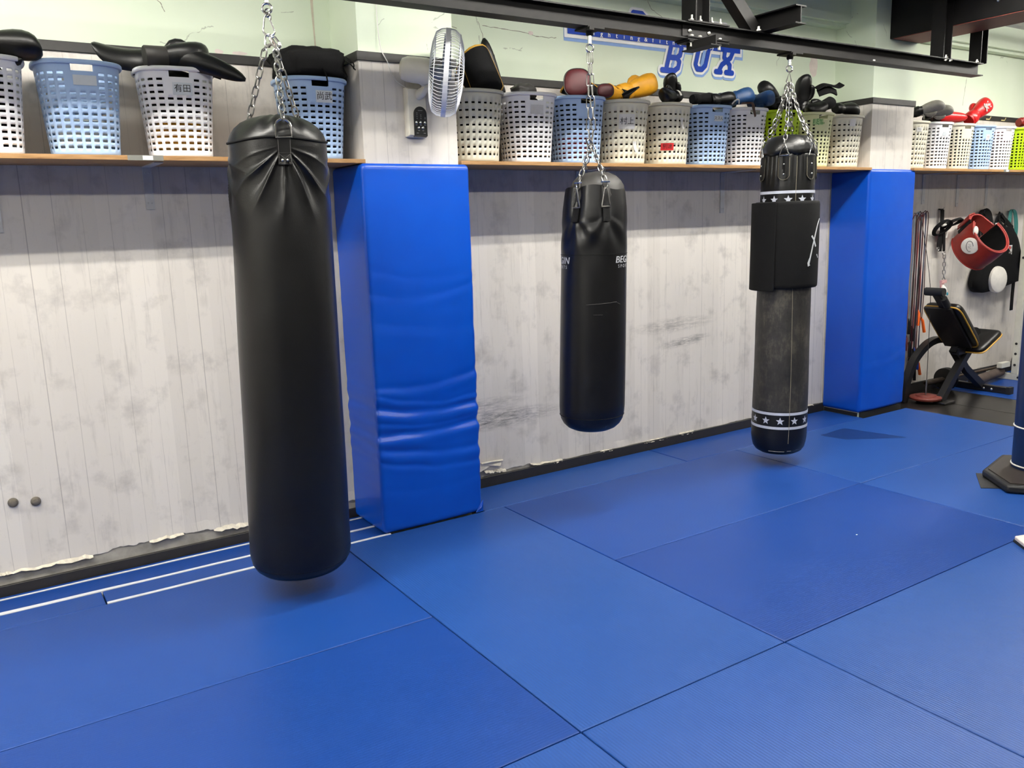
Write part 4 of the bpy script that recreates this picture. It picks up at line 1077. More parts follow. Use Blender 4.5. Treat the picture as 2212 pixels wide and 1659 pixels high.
# what can be seen through the holes
def lump(m, c, r, seed, amp=0.18, n=28, p=2.6, fr=2.2):
    c = Vector(c); rings = []; K = 16
    for j in range(K + 1):
        b = -PI / 2 + PI * j / K; row = []
        for i in range(n):
            a = 2 * PI * i / n
            d = Vector((math.copysign(abs(math.cos(a)) ** (2 / p), math.cos(a)) * max(1e-4, math.cos(b)) ** (2 / p), math.copysign(abs(math.sin(a)) ** (2 / p), math.sin(a)) * max(1e-4, math.cos(b)) ** (2 / p), math.copysign(abs(math.sin(b)) ** (2 / p), math.sin(b))))
            k = 1 + amp * noise.noise(d * fr + Vector((seed, seed * 1.7, 0))) + 0.4 * amp * noise.noise(d * fr * 2.7 + Vector((seed, 0, seed)))
            row.append(c + Vector((d.x * r[0] * k, d.y * r[1] * k, d.z * r[2] * k)))
        rings.append(row)
    m.loft(rings); return m
FILL = {2: [(M_BLKF, 0, 0.285, 0.100), (M_YEL, 0, 0.095, 0.085)], 1: [(M_WHTL, 0.0, 0.09, 0.08)], 6: [(M_BLKF, 0, 0.285, 0.095), (M_RED, 0, 0.095, 0.085)], 7: [(M_BLKF, 0, 0.085, 0.075), (M_BRN, 0, 0.25, 0.085)], 18: [(M_MAR, 0, 0.27, 0.075), (M_BLKF, 0, 0.1, 0.09)]}
for i, (kd, col, x, lab, lb) in enumerate(BK):
    for (mm, dx, zc, rz) in FILL.get(i, [(M_BLKF, 0, 0.192, 0.188)]):
        m = MB(); rr = 0.128 if (i != 1) else 0.11
        if zc < 0.12: rr = 0.112
        if i >= 14: rr *= 0.92
        lump(m, (x + dx * 0.5, 4.205, SZ + 0.006 + zc), (rr, rr * 0.86, rz), i * 3.1 + zc, 0.07)
        cn = {'black_fabric': 'dark', 'yellow_leather': 'yellow', 'white_leather': 'white', 'red_leather': 'red', 'brown_leather': 'brown', 'maroon_leather': 'maroon'}[mm.name]
        o = m.build('packed_gear', mm, None, sharp=80)
        tag(o, ('%s packed gear seen through the holes of: %s' % (cn, lab)).split(',')[0][:150], 'sports gear', 'gear packed inside the baskets', 'stuff')

# ---------------------------------------------------------------- gear piled on the baskets
def aim(o, d, spin=0.0):
    z = Vector(d).normalized(); f = Vector((-0.65, -0.75, 0.05)); y = -(f - z * f.dot(z)).normalized(); x = y.cross(z)
    M = Matrix((x, y, z)).transposed() @ Matrix.Rotation(math.radians(spin), 3, 'Z')
    o.rotation_mode = 'XYZ'; o.rotation_euler = M.to_euler()
def glove(label, loc, d, spin, shell, cuff, scale=1.0, group='gloves piled on the baskets', trim=None, mark=None, strap=True):
    r = thing('boxing_glove', label, 'glove', (0, 0, 0), group)
    def ring(z, cx, cy, rx, ry, tilt=0.0, p=2.3, n=20):
        return [Vector((cx + rx * math.copysign(abs(math.cos(a)) ** (2 / p), math.cos(a)), cy + ry * math.copysign(abs(math.sin(a)) ** (2 / p), math.sin(a)), z + tilt * math.sin(a))) for a in [2 * PI * k / n for k in range(n)]]
    m = MB(); m.loft([ring(0.085, 0, 0, .040, .034), ring(0.10, 0, 0, .046, .040), ring(.13, 0, .004, .053, .046), ring(.165, 0, .006, .058, .052), ring(.20, 0, .003, .062, .060, -.004), ring(.235, 0, -.002, .062, .061, -.008), ring(.262, 0, -.009, .057, .055, -.010), ring(.282, 0, -.016, .047, .044, -.010), ring(.294, 0, -.022, .031, .028, -.008), ring(.298, 0, -.024, .010, .009, -.004)])
    m.build('glove_shell', shell, r, sharp=80)
    m = MB(); m.loft([ring(.0, 0, 0, .046, .040), ring(.004, 0, 0, .050, .044), ring(.05, 0, 0, .047, .041), ring(.095, 0, 0, .044, .038), ring(.1, 0, 0, .04, .034)], False)
    m.loft([ring(.0, 0, 0, .046, .040), ring(.03, 0, 0, .038, .032), ring(.06, 0, 0, .03, .026)], True)
    m.build('cuff', cuff, r, sharp=60)
    if strap:
        m = MB(); rr = [[*ring(z, 0, 0, .050 + e, .044 + e)] for z, e in ((.018, .001), (.022, .004), (.066, .003), (.07, -.001))]; m.loft(rr, False); q = m.build('wrist_strap', cuff, r, sharp=50)
        if mark is not None:
            m = MB(); m.grid(lambda i, j: Vector((0.056 * math.sin(lerp(-.6, .6, i / 6)), -0.0495 * math.cos(lerp(-.6, .6, i / 6)), lerp(.028, .06, j / 2))), 6, 2); m.build('label', mark, q, smooth=False, solid=0.001)
    def tr(c, rx, ry, n=12): return [Vector(c) + Vector((rx * math.cos(2 * PI * k / n), ry * math.sin(2 * PI * k / n), 0)) for k in range(n)]
    m = MB(); m.loft([tr((.030, -.02, .10), .016, .014), tr((.047, -.03, .125), .021, .019), tr((.054, -.038, .155), .022, .020), tr((.052, -.046, .185), .021, .019), tr((.044, -.052, .208), .017, .015), tr((.036, -.054, .219), .006, .005)])
    m.build('thumb', shell, r, sharp=80)
    if trim is not None:
        m = MB(); m.tube([p for p in ring(.086, 0, 0, .045, .039)], .003, 6, True); m.tube([p for p in ring(.004, 0, 0, .050, .044)], .0026, 6, True); m.build('piping', trim, r)
    r.location = loc; r.scale = (scale,) * 3; aim(r, d, spin)
    return r
def guard(label, loc, d, spin, L, w0, w1, shell, trim=None, bend=0.0, cat='shin guard', name='shin_guard', group='gloves piled on the baskets', straps=True, tip=0.6, th=0.022):
    r = thing(name, label, cat, (0, 0, 0), group)
    nu, nv = 12, 18
    def f(u, v, off):
        wv = lerp(w0, w1, v); k = 1.0
        if v > tip: k = math.sqrt(max(0.03, 1 - ((v - tip) / (1 - tip)) ** 2.4))
        if v < 0.1: k = math.sqrt(max(0.05, 1 - ((0.1 - v) / 0.1) ** 2 * 0.7))
        a = u * 1.15 * k; R = wv / 2 / math.sin(1.15) 
        x = R * math.sin(a); y = -R * math.cos(a) + R * math.cos(1.15)
        nx, ny = math.sin(a), -math.cos(a)
        return Vector((x + nx * off, y + ny * off + bend * (v - .5) ** 2 * 4 * L, v * L))
    m = MB(); rings = []
    for j in range(nv + 1):
        v = j / nv; e = 1 - (2 * abs(v - .5)) ** 8 * 0.6
        rings.append([f(-1 + 2 * i / nu, v, th / 2 * e * (1 - 0.55 * abs(-1 + 2 * i / nu) ** 3)) for i in range(nu + 1)] + [f(1 - 2 * i / nu, v, -th / 2 * e * (1 - 0.55 * abs(1 - 2 * i / nu) ** 3)) for i in range(nu + 1)])
    m.loft(rings); m.build('padded_shell', shell, r, sharp=70)
    if trim is not None:
        m = MB(); pts = [f(-1, j / nv, 0) for j in range(nv + 1)] + [f(-1 + 2 * i / nu, 1, 0) for i in range(1, nu)] + [f(1, 1 - j / nv, 0) for j in range(nv + 1)] + [f(1 - 2 * i / nu, 0, 0) for i in range(1, nu)]
        m.tube(pts, th * 0.3, 6, True); m.build('piping', trim, r)
    if straps:
        for v in (0.3, 0.65):
            m = MB(); R = lerp(w0, w1, v) / 2
            m.strap([Vector((R * math.cos(t), R * 0.75 * math.sin(t) + 0.0, v * L)) for t in [lerp(0.05, PI - 0.05, k / 12) for k in range(13)]], [Vector((math.cos(t), math.sin(t), 0)) for t in [lerp(0.05, PI - 0.05, k / 12) for k in range(13)]], 0.035, 0.004); m.build('strap', M_BLKF, r, smooth=False)
    r.location = loc; aim(r, d, spin)
    return r
GG = 'gloves piled on the baskets'
def soft(name, label, cat, c, rad, mm, seed, amp=0.2, group=GG, part='cloth', p=2.6, fr=2.2):
    r = thing(name, label, cat, c, group); m = MB(); lump(m, c, rad, seed, amp, 36, p, fr); m.build(part, mm, r, sharp=80); return r

# left shelf
glove('black glove with white stripes on the basket at the left edge', (0.13, 4.16, 2.40), (0.9, -0.2, 0.02), 40, M_BLK, M_BLK, 0.95, trim=M_WHTL)
guard('black shin guard lying between the light blue and the white left baskets', (0.87, 4.24, 2.385), (-1, -0.05, 0.06), 40, 0.27, 0.13, 0.11, M_BLK, None, -0.1)
glove('black glove with a cream lined cuff open to the left, on the white left basket', (0.80, 4.10, 2.392), (1, 0.05, 0.10), 200, M_BLK, M_GREYL, 0.98, trim=None, strap=False)
s = soft('boxing_glove', 'white rounded glove behind the black guards on the left white basket', 'glove', (0.985, 4.22, 2.425), (0.068, 0.06, 0.052), M_WHTL, 3.3, 0.08, part='glove_shell')
m = MB(); m.tube([(0.93, 4.17, 2.40), (0.955, 4.155, 2.415), (0.98, 4.16, 2.40)], 0.012, 8); m.build('thumb', M_WHTL, s)
guard('long black shin guard drooping over the right rim of the left white basket', (0.90, 4.10, 2.425), (0.95, -0.22, -0.33), -25, 0.34, 0.11, 0.07, M_BLK, None, 0.1, tip=0.3)
r = soft('cloth_bag', 'black cloth drawstring bag heaped on the basket behind the big bag', 'bag', (1.585, 4.205, 2.425), (0.175, 0.14, 0.082), M_BLKF, 5.2, 0.22, part='bag_cloth', p=3.2, fr=2.6)
m = MB(); m.tube(spline([(1.735, 4.09, 2.46), (1.76, 4.06, 2.43), (1.755, 4.05, 2.40)], 4), 0.003, 6); m.tube(spline([(1.73, 4.09, 2.45), (1.745, 4.055, 2.42), (1.765, 4.05, 2.395)], 4), 0.003, 6); m.tube(spline([(1.60, 4.07, 2.40), (1.602, 4.03, 2.36), (1.60, 4.012, 2.33)], 4), 0.004, 6); m.build('drawstring', M_BLKF, r)

# middle shelf
guard('black shin guard edged in gold leaning in the basket beside the wall fan', (2.59, 4.12, 2.33), (-0.44, -0.05, 0.88), 14, 0.27, 0.17, 0.15, M_BLKF, M_GOLD, 0.05, tip=0.75)
guard('smaller gold edged black guard tucked behind the larger one beside the wall fan', (2.56, 4.17, 2.34), (-0.42, 0.05, 0.6), 0, 0.2, 0.10, 0.10, M_BLKF, M_GOLD, 0.0, straps=False)
guard('tall plain black shin guard standing behind the gold edged ones beside the wall fan', (2.69, 4.22, 2.33), (-0.20, 0.02, 0.97), -10, 0.33, 0.12, 0.06, M_BLK, None, 0.08, tip=0.45)
soft('boxing_glove', 'dark grey glove barely showing above the white basket second from the fan', 'glove', (2.86, 4.19, 2.372), (0.075, 0.06, 0.045), M_GREYL, 7.7, 0.15, part='glove_shell')
def mitt(label, c, w, h, t, face, edge, yaw, tiltx=0.0):
    r = thing('focus_mitt', label, 'focus mitt', (0, 0, 0), GG)
    m = MB(); rings = []
    for (k, y) in ((0.3, .5), (0.8, .46), (0.97, .3), (1.0, 0), (0.97, -.3)):
        rings.append(ell((0, y * t, h / 2), (1, 0, 0), (0, 0, 1), w / 2 * k, h / 2 * k, 28, 2.6))
    m.loft(rings); m.build('mitt_back', edge, r, sharp=60)
    m = MB(); rings = [ell((0, y * t, h / 2), (1, 0, 0), (0, 0, 1), w / 2 * k, h / 2 * k, 28, 2.6) for (k, y) in ((0.955, -.25), (0.95, -.42), (0.86, -.54), (0.5, -.58), (0.05, -.59))]
    m.loft(rings); m.build('striking_face', face, r, sharp=60)
    m = MB(); m.tube(ell((0, -0.3 * t, h / 2), (1, 0, 0), (0, 0, 1), w / 2 * 0.975, h / 2 * 0.975, 32, 2.6), 0.004, 6, True); m.build('piping', edge, r)
    r.location = c; r.rotation_euler = (tiltx, 0, yaw)
    return r
mitt('large rounded maroon focus mitt standing on the blue basket behind the middle chain', (3.205, 4.13, 2.35), 0.16, 0.165, 0.06, M_MAR, M_BLK, -0.62, -0.1)
mitt('small maroon focus mitt on the blue basket right of the middle chain', (3.385, 4.09, 2.352), 0.10, 0.08, 0.05, M_MAR, M_BLK, -0.55, -0.1)
guard('black guard with yellow edging lying behind the maroon mitts', (3.20, 4.27, 2.46), (0.94, -0.05, -0.22), 20, 0.27, 0.12, 0.09, M_BLKF, M_YEL, 0.0)
glove('yellow and black glove lying between the maroon mitts and the big yellow glove', (3.62, 4.17, 2.392), (-1, -0.15, 0.02), 60, M_YEL, M_BLK, 0.72, trim=M_YEL)
glove('big mustard yellow boxing glove on the basket with the two character paper', (3.575, 4.20, 2.395), (0.93, -0.12, 0.30), 195, M_YEL, M_YEL, 1.08)
g = thing('wrist_strap', 'black strap end lying in front of the big yellow glove', 'strap', (3.55, 4.06, 2.38), GG)
m = MB(); m.tube([(3.50, 4.06, 2.368), (3.53, 4.05, 2.382), (3.57, 4.04, 2.405), (3.61, 4.04, 2.422)], [0.016, 0.02, 0.014, 0.006], 10, False, 0, 0.6); m.build('strap_end', M_BLK, g)
glove('black boxing glove standing upright on the red labelled basket', (4.06, 4.20, 2.335), (-0.22, 0.0, 0.95), 20, M_BLKV, M_BLKV, 0.74, trim=None)
glove('black glove with a white wrist label lying on the red labelled basket', (4.02, 4.12, 2.40), (-0.95, -0.25, -0.05), 30, M_BLK, M_BLK, 0.72, mark=M_WHTL)
glove('flat black glove at the left of the blue basket beside the red labelled one', (4.19, 4.17, 2.398), (0.95, -0.1, 0.03), 90, M_BLKF, M_BLKF, 0.68)
glove('flat black glove at the right of the blue basket beside the red labelled one', (4.32, 4.13, 2.395), (0.95, -0.15, 0.08), 170, M_BLK, M_BLK, 0.72, mark=M_GREYL)
r = thing('cord_tangle', 'short white cord lying by the left blue glove', 'cord', (4.48, 4.1, 2.37), GG)
m = MB(); m.tube(spline([(4.45, 4.06, 2.366), (4.465, 4.05, 2.385), (4.49, 4.05, 2.395), (4.51, 4.055, 2.392), (4.505, 4.05, 2.368)], 5), 0.005, 6); m.build('cord', M_WHTL, r)
glove('left glove of the blue pair, on the white basket by the lime one', (4.50, 4.17, 2.40), (0.86, -0.12, 0.2), 170, M_NAVY, M_NAVY, 0.88)
glove('right glove of the blue pair, its round end turned to the viewer', (4.83, 4.24, 2.42), (-0.15, -0.95, 0.0), 20, M_NAVY, M_NAVY, 0.84)
glove('black glove peeking out behind the blue pair of gloves', (4.62, 4.33, 2.42), (0.9, 0, 0.2), 60, M_BLK, M_BLK, 0.7)
r = thing('hanging_strap', 'brown leather strap dangling over the rim of the white basket under the blue gloves', 'strap', (4.56, 4.03, 2.36), GG)
m = MB(); P = spline([(4.55, 4.07, 2.375), (4.60, 4.018, 2.372), (4.615, 4.014, 2.33), (4.625, 4.012, 2.29)], 5); m.strap(P, (-0.4, -1, 0), 0.012, 0.003); P = spline([(4.56, 4.07, 2.378), (4.585, 4.016, 2.372), (4.60, 4.013, 2.34), (4.622, 4.011, 2.285)], 5); m.strap(P, (-0.4, -1, 0.1), 0.01, 0.003); m.build('leather_strap', M_BRN, r, smooth=False)
glove('glossy black glove with a small white mark on the lime green basket', (5.16, 4.24, 2.41), (-0.8, -0.05, 0.45), 160, M_BLKV, M_BLKF, 0.86, mark=M_WHTL)
soft('hand_wraps', 'heap of black wraps on the lime green basket', 'hand wraps', (5.06, 4.15, 2.395), (0.15, 0.10, 0.055), M_BLKF, 9.1, 0.3, part='cloth')
glove('glossy black glove pointing up on the pale yellow green basket', (5.40, 4.23, 2.36), (-0.06, 0.0, 0.98), 25, M_BLKV, M_BLK, 0.92)
glove('black glove with its cuff hanging open to the right on the pale yellow green basket', (5.56, 4.11, 2.44), (-0.82, 0.05, -0.3), 40, M_BLK, M_BLKF, 0.9, strap=False)
r = thing('wrist_flap', 'stiff black wrist flap sticking out above the pale yellow green basket', 'strap', (5.5, 4.1, 2.5), GG)
m = MB(); m.strap(spline([(5.42, 4.14, 2.53), (5.47, 4.11, 2.556), (5.53, 4.09, 2.55), (5.58, 4.08, 2.545), (5.62, 4.07, 2.565)], 5), (0.1, -0.5, 0.85), 0.05, 0.008)
m.strap(spline([(5.44, 4.14, 2.50), (5.50, 4.09, 2.52), (5.56, 4.07, 2.50)], 5), (0.1, -0.8, 0.5), 0.06, 0.01); m.build('flap', M_BLKF, r)
glove('black glove with a round white mark on the basket touching the far pillar', (5.66, 4.15, 2.405), (0.97, -0.15, -0.02), 120, M_BLK, M_BLK, 0.8, mark=M_WHTL)
glove('left grey and black glove on the first basket beyond the far pillar', (6.63, 4.13, 2.41), (0.55, -0.6, 0.2), 30, M_SILG, M_BLK, 0.78)
glove('right grey and black glove on the first basket beyond the far pillar', (6.77, 4.12, 2.40), (0.5, -0.6, 0.12), 30, M_SILG, M_BLK, 0.72, trim=M_WHTL)
guard('flat red strap pad lying on the white basket beyond the far pillar', (7.06, 4.16, 2.405), (0.97, -0.2, -0.02), 0, 0.30, 0.09, 0.07, M_RED, None, 0.0, cat='pad', name='strap_pad', straps=False)
glove('black glove lying under the flat red strap pad beyond the far pillar', (7.0, 4.24, 2.392), (0.95, 0, 0.0), 90, M_BLK, M_BLK, 0.68)
r = glove('shiny red boxing glove with a white emblem on the baskets beyond the far pillar', (7.50, 4.15, 2.385), (0.80, -0.08, 0.50), 185, M_RED, M_RED, 1.12)
em = MB()
for pts in (((-.03, .14), (-.01, .155), (.012, .15), (.03, .16)), ((-.022, .17), (0, .165), (.02, .175)), ((-.006, .185), (.0, .20), (.007, .186)), ((-.02, .192), (-.024, .205)), ((.02, .195), (.026, .206))):
    em.tube([Vector((x, 0.0585 + (0.0 if z < .2 else -0.002), z)) for x, z in pts], 0.0045, 5)
e_ = em.build('emblem', M_WHTL, None); e_.parent = r
glove('dark red glove on the lime green basket at the right edge', (8.33, 4.14, 2.40), (0.9, -0.3, 0.1), 60, M_REDD, M_REDD, 0.8)

# ---------------------------------------------------------------- wall fan
fan = thing('wall_fan', 'white oscillating wall fan with a caged head on the near pillar', 'fan', (2.075, 4.046, 2.2))
M_FANW = mat('fan_ivory_plastic', srgb(222, 217, 202), 0.35, var=0.03); M_FANC = mat('fan_white_wire', srgb(226, 228, 232), 0.35, var=0.03)
yb = PY - 0.0045
m = MB(); rings = []
for (d, e) in ((0, 0), (0.02, 0.0), (0.034, 0.003), (0.04, 0.009)):
    z0, z1 = 2.082 + e, 2.325 - e; x0, x1 = 2.015 + e, 2.132 - e
    rings.append([(x0, yb - d, z0), (x1, yb - d, z0), (x1, yb - d, z1), (x0, yb - d, z1)])
m.loft(rings); m.build('base', M_FANW, fan, bevel=0.004)
m = MB(); cx, w, zb, zt = 2.085, 0.037, 2.088, 2.195
pts = [(cx - w, yb - 0.041, zb), (cx + w, yb - 0.041, zb)] + [(cx + w * math.cos(PI * k / 12), yb - 0.041, zt + w * math.sin(PI * k / 12)) for k in range(13)]
m.prism(pts, (0, -0.006, 0)); pn = m.build('control_panel', M_BLKV, fan, bevel=0.001)
m = MB(); m.prism([(cx - w, yb - 0.03, 2.0815), (cx + w, yb - 0.03, 2.0815), (cx + w, yb - 0.047, 2.088), (cx - w, yb - 0.047, 2.088)], (0, 0, 0.002)); m.build('panel_lip', M_BLKV, fan, smooth=False)
for (x, z) in ((-0.024, 2.152), (0, 2.152), (0.024, 2.152), (-0.012, 2.126), (0.012, 2.126)):
    m = MB(); m.sphere((cx + x, yb - 0.047, z), (0.0072, 0.004, 0.0085), 10); m.build('button', M_CHROME, pn)
m = MB()
for (x, z) in [(-0.02, 2.172 + 0.009 * k) for k in range(4)] + [(0.002, 2.172 + 0.009 * k) for k in range(3)] + [(0.026, 2.172), (0.026, 2.178)]: m.box((cx + x, yb - 0.0472, z), (0.006, 0.0006, 0.0016))
for (x, z, l) in ((0.0, 2.212, 0.026), (-0.024, 2.14, 0.012), (0, 2.14, 0.012), (0.024, 2.14, 0.012), (-0.012, 2.113, 0.01), (0.012, 2.113, 0.01), (-0.02, 2.1, 0.012), (0.02, 2.1, 0.012)): m.box((cx + x, yb - 0.0472, z), (l, 0.0006, 0.0014))
m.build('panel_print', mat('pale_print', srgb(170, 172, 176), 0.6), pn, smooth=False)
nF = Vector((0.88, -0.465, -0.115)).normalized(); G = Vector((2.168, 3.862, 2.378))
aF = nF.cross(Vector((0, 0, 1))).normalized(); bF = aF.cross(nF).normalized()
if bF.z < 0: bF = -bF
m = MB(); m.tube(spline([(2.085, yb - 0.03, 2.285), (2.095, yb - 0.075, 2.305), (2.10, yb - 0.10, 2.325)], 5), [0.024] * 5 + [0.02] * 6, 12); m.build('arm', M_FANW, fan)
pv = Vector((2.10, yb - 0.10, 2.325))
m = MB(); m.lathe([(0, -0.02), (0.017, -0.02), (0.02, 0), (0.017, 0.02), (0, 0.02)], 14, Matrix.Translation(pv) @ Matrix.Rotation(PI / 2, 4, 'Y')); mid = G - nF * 0.135
m.tube([pv, mid + Vector((0, 0, -0.05))], 0.013, 10); m.build('pivot_joint', M_FANW, fan)
def axis_lathe(mb, prof, n=32):
    rings = []
    for r, d in prof: rings.append([G + nF * d + (aF * math.cos(2 * PI * k / n) + bF * math.sin(2 * PI * k / n)) * max(r, 1e-4) for k in range(n)])
    mb.loft(rings); return mb
m = MB(); axis_lathe(m, [(0.001, -0.232), (0.03, -0.23), (0.05, -0.22), (0.060, -0.195), (0.063, -0.16), (0.063, -0.10), (0.060, -0.085), (0.001, -0.085)]); m.build('motor_housing', M_FANW, fan)
RG = 0.208
def cage(prof, nrib, name):
    m = MB()
    for k in range(nrib):
        t = 2 * PI * k / nrib; tw = 0.0
        P = []
        for i, (r, d) in enumerate(prof):
            tt = t + 0.16 * (1 - r / RG); P.append(G + nF * d + (aF * math.cos(tt) + bF * math.sin(tt)) * r)
        m.tube(P, 0.0015, 4)
    for (r, d) in (prof[2], prof[-1], prof[-2]): m.tube([G + nF * d + (aF * math.cos(2 * PI * k / 48) + bF * math.sin(2 * PI * k / 48)) * r for k in range(48)], 0.0022, 5, True)
    m.build(name, M_FANC, fan)
cage([(RG, 0.008), (0.205, 0.035), (0.185, 0.062), (0.14, 0.078), (0.085, 0.086), (0.045, 0.088)], 72, 'front_guard')
cage([(RG, -0.008), (0.205, -0.035), (0.188, -0.06), (0.14, -0.075), (0.085, -0.082), (0.05, -0.083)], 72, 'rear_guard')
m = MB(); rings = []
for r, d in ((RG + 0.003, -0.012), (RG + 0.003, 0.012), (RG - 0.002, 0.012), (RG - 0.002, -0.012)): rings.append([G + nF * d + (aF * math.cos(2 * PI * k / 64) + bF * math.sin(2 * PI * k / 64)) * r for k in range(64)])
m.loft(rings, False, True); m.build('guard_rim', M_FANC, fan)
m = MB(); axis_lathe(m, [(0.001, 0.092), (0.03, 0.091), (0.046, 0.088), (0.047, 0.084), (0.001, 0.083)], 24); m.build('centre_badge', M_FANC, fan)
M_BLADE = mat('smoky_blade_plastic', srgb(120, 128, 142), 0.25, var=0.03)
m = MB(); axis_lathe(m, [(0.001, 0.03), (0.03, 0.028), (0.036, 0.0), (0.036, -0.03), (0.02, -0.085), (0.001, -0.085)], 20); m.build('blade_hub', M_BLADE, fan)
for k in range(5):
    t0 = 2 * PI * k / 5 + 0.4
    m = MB()
    def bl(i, j):
        r = lerp(0.034, 0.185, j / 8); sw = lerp(0.25, 0.5, j / 8); t = t0 + (i / 6 - 0.5) * 2 * sw * 0.9 + 0.3 * j / 8; d = 0.022 * (i / 6 - 0.5) * 2 * (1 - 0.3 * j / 8)
        return G + nF * d + (aF * math.cos(t) + bF * math.sin(t)) * r
    m.grid(bl, 6, 8); m.build('blade', M_BLADE, fan, solid=0.002, fix=False)
m = MB(); m.tube(spline([(1.893, yb - 0.004, 2.95), (1.892, yb - 0.004, 2.72), (1.894, yb - 0.004, 2.6), (1.9, yb - 0.016, 2.5), (1.932, yb - 0.016, 2.44), (1.955, yb - 0.006, 2.39), (1.985, yb - 0.004, 2.352), (2.03, yb - 0.02, 2.322)], 6), 0.0024, 6); m.build('power_cord', M_WHT, fan)

# ---------------------------------------------------------------- lettered sign on the wall
sg = thing('wall_sign', 'blue and white lettered sign on the green wall, partly hidden by the rail', 'sign', (4.1, W, 2.75))
M_SB = mat('sign_blue', srgb(18, 62, 168), 0.45, var=0.04, spec=0.2); M_SW = mat('sign_white', srgb(244, 244, 244), 0.45, var=0.02, spec=0.2); M_SL = mat('sign_light_blue', srgb(140, 172, 226), 0.45, var=0.04, spec=0.2)
def stroke(m, pts, wd, y, dx=0, dz=0, n=14):
    P = [Vector((x + dx, y, z + dz)) for x, z in pts]; e = lambda: Vector((0, -4e-5 * (1 + len(m.f)), 0))
    for p, q in zip(P, P[1:]):
        d = (q - p).normalized(); nn = Vector((-d.z, 0, d.x)) * wd / 2; o = e(); m.add([p - nn + o, q - nn + o, q + nn + o, p + nn + o], [(0, 1, 2, 3)])
    for p in P:
        o = e(); m.poly([p + o + Vector((math.cos(2 * PI * k / n + .3), 0, math.sin(2 * PI * k / n + .3))) * wd / 2 * 1.01 for k in range(n)])
SL = 0.30
def place(x0, z0, pts): return [(x0 + x + SL * z, z0 + z) for x, z in pts]
LET = []
LET += [place(4.135, 2.612, q) for q in ([(-0.015, 0), (0.095, 0), (0.125, 0.022), (0.125, 0.062), (0.095, 0.085)], [(0.02, 0), (0.02, 0.17)], [(0.02, 0.085), (0.095, 0.085), (0.118, 0.105), (0.118, 0.15), (0.095, 0.17), (0.02, 0.17)])]
LET += [place(4.40, 2.632, q) for q in ([(0.02, 0.16), (0.02, 0.035), (0.045, 0.008), (0.09, 0.008), (0.115, 0.035), (0.115, 0.16)],)]
LET += [place(4.63, 2.635, q) for q in ([(0.0, 0), (0.05, 0)], [(0.025, 0), (0.045, 0.05), (0.115, 0.10), (0.13, 0.16)], [(0.10, 0), (0.165, 0)], [(0.135, 0), (0.125, 0.05), (0.05, 0.10), (0.045, 0.16)])]
LET += [[(3.835, 2.87), (3.865, 2.945), (3.94, 2.945), (3.975, 2.92), (3.965, 2.885)], [(4.585, 2.932), (4.72, 2.932)], [(4.65, 2.932), (4.63, 2.87)]]
STR = ((3.345, 2.788), (4.86, 2.812))
for nm, mm, wd, y, dx, dz, ex in (('drop_shadow', M_SL, 0.078, W - 0.0015, 0.006, -0.012, 0.03), ('white_outline', M_SW, 0.071, W - 0.0055, 0.0, 0.0, 0.022), ('blue_lettering', M_SB, 0.036, W - 0.0100, 0.0, 0.0, 0.0)):
    m = MB()
    for q in LET: stroke(m, q, wd, y, dx, dz)
    b0, b1 = (3.33 - ex, 4.875 + ex); zz0, zz1 = 2.771 - ex, 2.868 + ex
    m.add([(b0 + dx, y, zz0 + dz), (b1 + dx, y, zz0 + dz), (b1 + dx, y, zz1 + dz), (b0 + dx, y, zz1 + dz)], [(0, 1, 2, 3)])
    m.build(nm, mm, sg, smooth=False, fix=False)
m = MB()
for q in LET[:3]: pass
for pts in ([(0.068, 0.02), (0.072, 0.066)], [(0.07, 0.104), (0.073, 0.15)]): stroke(m, place(4.135, 2.612, pts), 0.02, W - 0.0094)
stroke(m, place(4.40, 2.632, [(0.08, 0.04), (0.08, 0.12)]), 0.028, W - 0.0094); m.build('inner_shade', M_SL, sg, smooth=False, fix=False)
m = MB()
for k, ch in enumerate('fighting&fitness gym'):
    if ch == ' ': continue
    vs, fs = text_mesh(ch, 0.043); x = 3.473 + 0.0623 * k
    for dx in (-0.0012, 0.0012): m.add([(x + vx + dx, W - 0.0140 - dx * 0.1, 2.790 + vy) for vx, vy, _ in vs], fs)
m.build('small_lettering', M_SW, sg, smooth=False, fix=False)

# ---------------------------------------------------------------- the weights corner
HZ = 'gear hanging on the wall beyond the far pillar'
def hook(x, z, par=None):
    m = MB(); m.tube([(x, W - 0.006, z), (x, W - 0.05, z), (x, W - 0.055, z + 0.015)], 0.004, 6); return m.build('hook', M_STEEL, par)
RC = [('dark red', srgb(96, 22, 26), 1.60, 0.40, (0.10, 0.02, 0.02, 1)), ('grey blue', srgb(110, 130, 146), 1.62, 0.55, None), ('black', srgb(26, 24, 26), 1.625, 0.34, None), ('maroon', srgb(70, 28, 36), 1.615, 0.25, None),
      ('brown', srgb(92, 66, 46), 1.60, 0.30, None), ('red', srgb(150, 40, 34), 1.59, 0.18, None), ('blue handled', srgb(40, 52, 82), 1.61, 0.28, srgb(28, 70, 170)), ('orange handled', srgb(60, 30, 30), 1.625, 0.62, srgb(240, 104, 24)), ('second orange handled', srgb(46, 28, 30), 1.63, 0.22, srgb(240, 104, 24))]
